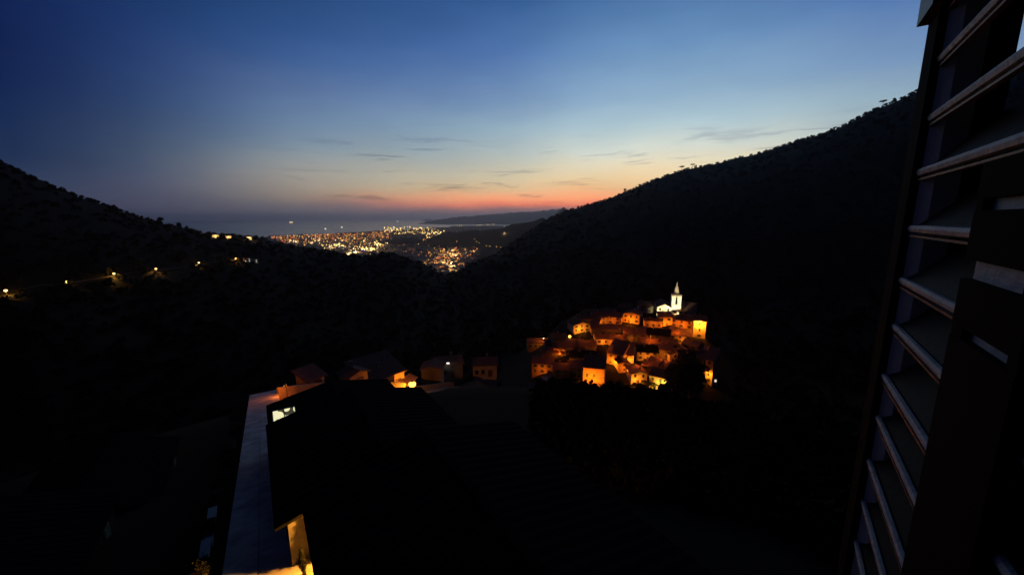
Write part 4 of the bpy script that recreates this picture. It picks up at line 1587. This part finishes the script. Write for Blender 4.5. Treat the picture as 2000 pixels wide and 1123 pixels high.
G1 = emat('ship_lights', (1, .72, .4), 2.6)
G2 = emat('ship_lights_white', (1, .92, .7), 2.2)
ship('brightly lit cruise ship far out on the open sea', 570, 436, 330, G1, 60)
ship('lit ship on the horizon strip near the island', 778, 433.5, 300, G2, 40)
ship('small boat with a white light nearer the shore', 636, 448, 60, G2, 26)
ship('boat with a tall white light just off the town', 668, 445, 70, G2, 30)

# ------------------------------------------------------------------ trees
def crown_cloud(n, shape, leaf, seed):
    rg = np.random.default_rng(seed)
    cl_n = 26
    cen = []
    while len(cen) < cl_n:
        v = rg.uniform(-1, 1, 3)
        if v @ v < 1:
            cen.append(v)
    cen = np.array(cen)
    vs, fs = [], []
    for i in range(n):
        c_ = cen[rg.integers(cl_n)] * 0.8 + rg.normal(0, 0.16, 3)
        if shape == 'pine':
            c_ = c_ * np.array([1.0, 1.0, 0.3])
        elif shape == 'cypress':
            c_ = c_ * np.array([0.2, 0.2, 1.0]) * np.array([1 - 0.75 * max(0, c_[2])] * 2 + [1])
        else:
            c_ = c_ * np.array([0.85, 0.85, 0.75])
        d1 = rg.normal(0, 1, 3)
        d1 /= np.linalg.norm(d1)
        d2 = np.cross(d1, rg.normal(0, 1, 3))
        d2 /= np.linalg.norm(d2)
        s_ = leaf * rg.uniform(.6, 1.4)
        o_ = len(vs)
        vs += [c_ - d1 * s_, c_ + d2 * s_ * .5, c_ + d1 * s_, c_ - d2 * s_ * .5]
        fs.append((o_, o_ + 1, o_ + 2, o_ + 3))
    return np.array(vs), fs


TREES = {}
for kind_, sh_, n_, lf, m_ in (('tree_a', 'round', 1500, .1, M_LEAF), ('tree_b', 'round', 1300, .12, M_LEAF2), ('pine', 'pine', 1300, .1, M_LEAF), ('cypress', 'cypress', 1100, .06, M_LEAF)):
    v, f = crown_cloud(n_, sh_, lf, len(TREES) + 3)
    if sh_ == 'pine':
        v = v * np.array([.42, .42, .42]) + np.array([0, 0, .86])
    elif sh_ == 'cypress':
        v = v * np.array([.55, .55, .48]) + np.array([0, 0, .52])
    else:
        v = v * np.array([.42, .42, .42]) + np.array([0, 0, .64])
    mbx = MB()
    mbx.quadmesh(v.tolist(), f)
    crown = mbx.mesh('crown', m_)
    mbx = MB()
    mbx.tube([(0, 0, -.1), (.01, 0, .2), (-.01, .01, .5), (0, 0, .8)], [.03, .024, .016, .006], 7)
    for k in range(6):
        a_ = k * 2.4
        z_ = .35 + .07 * k
        if sh_ == 'cypress':
            continue
        mbx.tube([(0, 0, z_), (.12 * math.cos(a_), .12 * math.sin(a_), z_ + .12), (.26 * math.cos(a_), .26 * math.sin(a_), z_ + .2)], [.012, .008, .003], 5)
    TREES[kind_] = (crown, mbx.mesh('trunk', M_BARK))


def tree(kind_, p, h, label, group, name='tree'):
    root = empty(name, p, random.uniform(0, 6.28))
    root.scale = (h * random.uniform(.9, 1.15), h * random.uniform(.9, 1.15), h)
    tag(root, label, 'tree', group)
    link('trunk', TREES[kind_][1], root)
    link('crown', TREES[kind_][0], root)
    return root


# tall dark trees before the village
front_trees = [(1345, 692, 160), (1322, 715, 158), (1354, 722, 162), (1298, 748, 156), (1280, 764, 154), (1255, 772, 150), (1225, 776, 150), (1190, 768, 152), (1160, 772, 150),
               (1130, 742, 158), (1105, 748, 160), (1078, 742, 165), (1050, 752, 168), (1150, 758, 168), (1210, 768, 168), (1332, 742, 165), (1250, 766, 168), (1118, 726, 172)]
for k, (x_, y_, r_) in enumerate(front_trees):
    p = at_r(x_, y_, r_)
    gz = terr(p.x, p.y)
    lab = 'tallest black tree rising in front of the lower village square' if k == 0 else 'black leafy tree in the belt along the village foot'
    tree(random.choice(['tree_a', 'tree_b']), (p.x, p.y, gz), max(5.0, p.z - gz), lab, 'trees before the village')
M_LIT = mat('lamplit_leaves', (0.07, 0.08, 0.02), 0.8, (0.14, 0.15, 0.045), 0, 0.6, spec=0.15)  # brighter copy of the leaf colour for foliage that looks lamplit
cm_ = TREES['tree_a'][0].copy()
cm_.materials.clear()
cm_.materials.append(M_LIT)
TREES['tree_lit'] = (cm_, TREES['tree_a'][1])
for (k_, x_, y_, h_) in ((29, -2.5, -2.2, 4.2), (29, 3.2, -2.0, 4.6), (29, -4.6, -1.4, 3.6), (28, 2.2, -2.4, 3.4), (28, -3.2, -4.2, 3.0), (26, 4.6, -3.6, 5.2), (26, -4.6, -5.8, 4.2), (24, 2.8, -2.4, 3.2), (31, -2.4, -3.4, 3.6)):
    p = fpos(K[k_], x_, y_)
    tree('tree_lit', (p.x, p.y, terr(p.x, p.y)), h_, 'small tree by a village lamp, leaves coloured brighter as lamplit', 'lamplit trees in the village')
# trees around the village top
for k, (x_, y_, r_) in enumerate(((1395, 600, 268), (1408, 606, 262), (1270, 590, 275), (1255, 592, 276), (1160, 608, 262), (1385, 596, 275))):
    p = at_r(x_, y_, r_)
    gz = terr(p.x, p.y)
    tree('tree_a', (p.x, p.y, gz), max(5.0, p.z - gz + 1), 'tree at the village crest near the church' if k in (2, 3) else 'tree at the lamplit edge of the village', 'trees at the village crest %d' % (k in (2, 3)))


def ridge_r(px, r0, r1):
    a, b_, t_ = ray(px, 427)
    rs = np.geomspace(r0, r1, 120)
    tt = [terr(a * q_, b_ * q_) / q_ for q_ in rs]
    return float(rs[int(np.argmax(tt))])


for px_, h_, kd, lab in ((1325, 17, 'pine', 'broad umbrella pine breaking the skyline of the big hillside'), (1345, 15, 'pine', 'second umbrella pine beside the broad one on the skyline'),
                         (1218, 14, 'tree_a', 'lone rounded tree on the lower skyline of the big hillside'), (1690, 15, 'pine', 'flat topped pine high on the steep skyline'),
                         (313, 13, 'tree_a', 'rounded tree below the radio mast on the dark ridge'), (347, 12, 'tree_b', 'bushy tree next along the saddle from the radio mast'),
                         (362, 9, 'tree_a', 'small tree trailing the bushy tree on the saddle')):
    r_ = ridge_r(px_, 700, 1700)
    a, b_, t_ = ray(px_, 427)
    tree(kd, (a * r_, b_ * r_, terr(a * r_, b_ * r_) - 1), h_, lab, 'skyline trees')
for side, x0, x1, n_ in (('left', 5, 505, 60), ('right', 1090, 1785, 90)):
    for k in range(n_):
        px_ = x0 + (x1 - x0) * (k + random.random()) / n_
        r_ = ridge_r(px_, 600, 1700) * random.uniform(0.985, 1.0)
        a, b_, t_ = ray(px_, 427)
        h_ = random.uniform(6, 10)
        tree(random.choice(['tree_a', 'tree_b']), (a * r_, b_ * r_, terr(a * r_, b_ * r_) - .38 * h_), h_,
             'small tree in the wooded skyline of the %s hill' % ('lower dark' if side == 'left' else 'big sunset side'), 'trees of the %s hill skyline' % side)

for k in range(13):
    u_ = 1.5 + k * 3.3 + random.uniform(-1, 1)
    p = sp_(u_, -1.75 - random.uniform(0, .5) - (0.25 if k < 3 else 0), -0.3)
    tree('tree_a' if k % 2 else 'tree_b', p, random.uniform(1.0, 1.9), 'dark garden shrub leaning over the edge of the pale street', 'shrubs along the street', name='shrub')['category'] = 'shrub'

for (u_, v_, h_, lab) in ((6.0, 2.5, 2.3, 'slim cypress added to shadow the lamplit gable'), (5.6, 1.6, 1.5, 'shorter cypress added to shadow the corner of the lamplit gable')):
    tree('cypress', sp_(u_, v_, -.1), h_, lab, 'cypresses added by the gable', name='cypress')  # plants added to throw shadows across the lamplit gable

# woods on the slopes: one mass
def clump(seed, n=22):
    rg = np.random.default_rng(seed)
    vs = []
    for _ in range(n):
        d_ = rg.normal(0, 1, 3)
        d_ /= np.linalg.norm(d_)
        d_[2] = abs(d_[2]) * 1.1 - 0.25
        c_ = d_ * rg.uniform(.55, 1.0)
        a_ = rg.normal(0, 1, 3)
        a_ /= np.linalg.norm(a_)
        b2 = np.cross(a_, rg.normal(0, 1, 3))
        b2 /= np.linalg.norm(b2)
        s_ = rg.uniform(.28, .55)
        vs += [c_ - a_ * s_, c_ + b2 * s_ * .7, c_ + a_ * s_, c_ - b2 * s_ * .7]
    return np.array(vs)


CL = [clump(k) for k in range(12)]
cl_f = np.arange(22 * 4).reshape(-1, 4)
VV, FF = [], []
cnt = 0
vil_c = at_r(1225, 690, 222)
for _ in range(19000):
    a_ = math.radians(random.uniform(-56, 56))
    r_ = math.exp(random.uniform(math.log(26), math.log(1900)))
    x_, y_ = r_ * math.sin(a_), r_ * math.cos(a_)
    if 172 < r_ < 300 and -2 < math.degrees(a_) < 31:
        continue
    if math.degrees(a_) < 4 and r_ < 130:
        continue
    z_ = terr(x_, y_)
    if z_ < -235:
        continue
    near_road = False
    if -60 < math.degrees(a_) < -28 and 300 < r_ < 800:
        for p in RP[::2]:
            if (p.x - x_) ** 2 + (p.y - y_) ** 2 < 5 ** 2:
                near_road = True
                break
    if near_road:
        continue
    s_ = random.uniform(2.0, 4.6) * float(np.interp(r_, [26, 120, 350, 1900], [.22, .4, .8, 1.5]))
    vv = CL[random.randrange(12)] * np.array([s_, s_ * random.choice([-1, 1]), s_ * random.uniform(.8, 1.4)]) + np.array([x_, y_, z_ + s_ * .4])
    VV.append(vv)
    FF.append(cl_f + cnt * 88)
    cnt += 1
VV, FF = np.vstack(VV), np.vstack(FF)
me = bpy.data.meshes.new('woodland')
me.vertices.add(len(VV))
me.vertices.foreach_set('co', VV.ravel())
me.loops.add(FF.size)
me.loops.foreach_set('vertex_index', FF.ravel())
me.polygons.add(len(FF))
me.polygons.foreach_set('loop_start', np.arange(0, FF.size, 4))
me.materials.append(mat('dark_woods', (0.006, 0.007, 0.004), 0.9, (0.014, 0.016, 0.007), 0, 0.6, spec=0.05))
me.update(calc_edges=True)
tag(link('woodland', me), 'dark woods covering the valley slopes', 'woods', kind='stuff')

# ------------------------------------------------------------------ open louvred shutter and the window it hangs on
AZS = R(34.7)
U = Vector((math.sin(AZS), math.cos(AZS), 0))
NR = Vector((math.cos(AZS), -math.sin(AZS), 0))
D0 = 0.108
M_PAINT = mat('shutter_paint', (0.0035, 0.004, 0.004), 0.7, (0.006, 0.0065, 0.006), 0.1, 30, spec=0.12)
M_SKYLIT = mat('skylit_edge', (0.24, 0.28, 0.31), 0.55, (0.46, 0.50, 0.53), 0.3, 90)  # pale colour painted in for sky light on the slat edges
shut = empty('louvred_shutter', tuple(U * 0.04 + NR * D0))
shut.rotation_euler = (0, 0, math.pi / 2 - AZS)
# local x = along the shutter from hinge to free edge, local -y = depth away from the viewer, z up
tag(shut, 'dark open louvred window shutter close to the viewer', 'shutter')
S0, S1 = 0.0, 0.55
mbx = MB()
mbx.box(S1, S1 + .038, -.052, .004, -1.05, .62)
stl = mbx.build('stile', mat('stile_paint', (.004, .0045, .005), .9, spec=.03), shut)
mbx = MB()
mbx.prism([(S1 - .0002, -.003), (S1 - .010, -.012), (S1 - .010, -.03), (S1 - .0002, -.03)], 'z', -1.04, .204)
mbx.build('skylit_face', mat('skylit_paint', (.38, .44, .48), .5, (.56, .62, .66), .1, 25), stl)  # pale strip painted in for the stile's skylit inner side
mbx = MB()
mbx.box(S0 - .03, S0 + .02, -.052, .004, -1.05, .62)
mbx.build('stile', M_PAINT, shut)
mbx = MB()
mbx.box(S0 + .021, S1 - .001, -.05, .002, .52, .62)
mbx.build('rail', M_PAINT, shut)
mbx = MB()
mbx.box(S0 + .021, S1 - .001, -.05, .002, -1.05, -.96)
mbx.build('rail', M_PAINT, shut)
mbx = MB()
cuts = [(-.958, -.077), (-.069, -.039), (-.026, .005), (.0125, .035)]
for (za, zb) in cuts:
    mbx.box(.25, .344, -.06, .008, za, zb)
mbx.box(.250, .262, -.06, .0075, -.077, .0125)
mbx.box(.326, .3438, -.06, .0075, -.077, -.069)
mbx.box(.334, .3438, -.06, .0075, .005, .0125)
fls = mbx.build('flap_stile', mat('stile_paint', (.004, .0045, .005), .9, spec=.03), shut)
mbx = MB()
mbx.box(.255, .3425, .0008, .0028, -.085, .02)
mbx.build('sky_patch_board', mat('sky_patch_blue', (.13, .21, .30), .6, (.20, .29, .39), .2, 60), fls)  # blue board in the slots, painted in for sky reflections
mbx = MB()
mbx.box(S1 - .012, S1 + .046, -.058, .012, .205, .3)
mbx.build('corner_bracket', M_IRON, shut)
sl = MB()
sl.prism([(-.006, .0), (-.004, -.008), (-.044, .034), (-.048, .046)], 'x', S0 + .021, S1 - .001)
SLM = sl.mesh('slat', M_PAINT)
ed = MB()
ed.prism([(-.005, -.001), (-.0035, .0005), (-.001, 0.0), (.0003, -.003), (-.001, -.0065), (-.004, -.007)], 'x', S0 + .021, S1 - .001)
EDM = ed.mesh('slat_edge', M_SKYLIT)
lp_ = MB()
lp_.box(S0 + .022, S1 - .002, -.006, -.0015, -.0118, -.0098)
LPM = lp_.mesh('slat_glint', mat('red_glint', (.10, .035, .02), .6, (.2, .07, .04), .1, 50))  # reddish strip painted in for the orange lamp reflection under each edge
for k in range(-17, 10):
    z_ = -.0065 + k * .055
    so = link('slat', SLM, shut)
    so.location = (0, random.uniform(-.0008, .0008), z_ + random.uniform(-.0007, .0007))
    so.rotation_euler = (R(random.uniform(-2, 2)), R(random.uniform(-.25, .25)), 0)
    link('slat_edge', EDM, so)
    link('slat_glint', LPM, so)
for z_ in (-.7, .4):
    hb = MB()
    hb.tube([(-.04, 0.0, z_ - .05), (-.04, 0.0, z_ + .05)], .012, 8)
    hb.box(-.04, .03, .005, .01, z_ - .02, z_ + .02)
    hb.build('hinge', M_IRON, shut)

wf = empty('house_front', (0, 0, 0))
tag(wf, 'stone house front with the window opening the view is seen from', 'house')
mbx = MB()
mbx.box(.16, 3.5, -.5, -.08, -12.5, 3.0)
mbx.box(-4.5, -1.05, -.5, -.08, -12.5, 3.0)
mbx.box(-1.048, .158, -.5, -.08, .75, 3.0)
mbx.box(-1.048, .158, -.5, -.08, -12.5, -.95)
mbx.build('wall', M_STUC['stone'], wf)
mbx = MB()
mbx.box(-1.1, .2, -.52, -.02, -.948, -.9)
mbx.build('sill', M_STEP, wf)
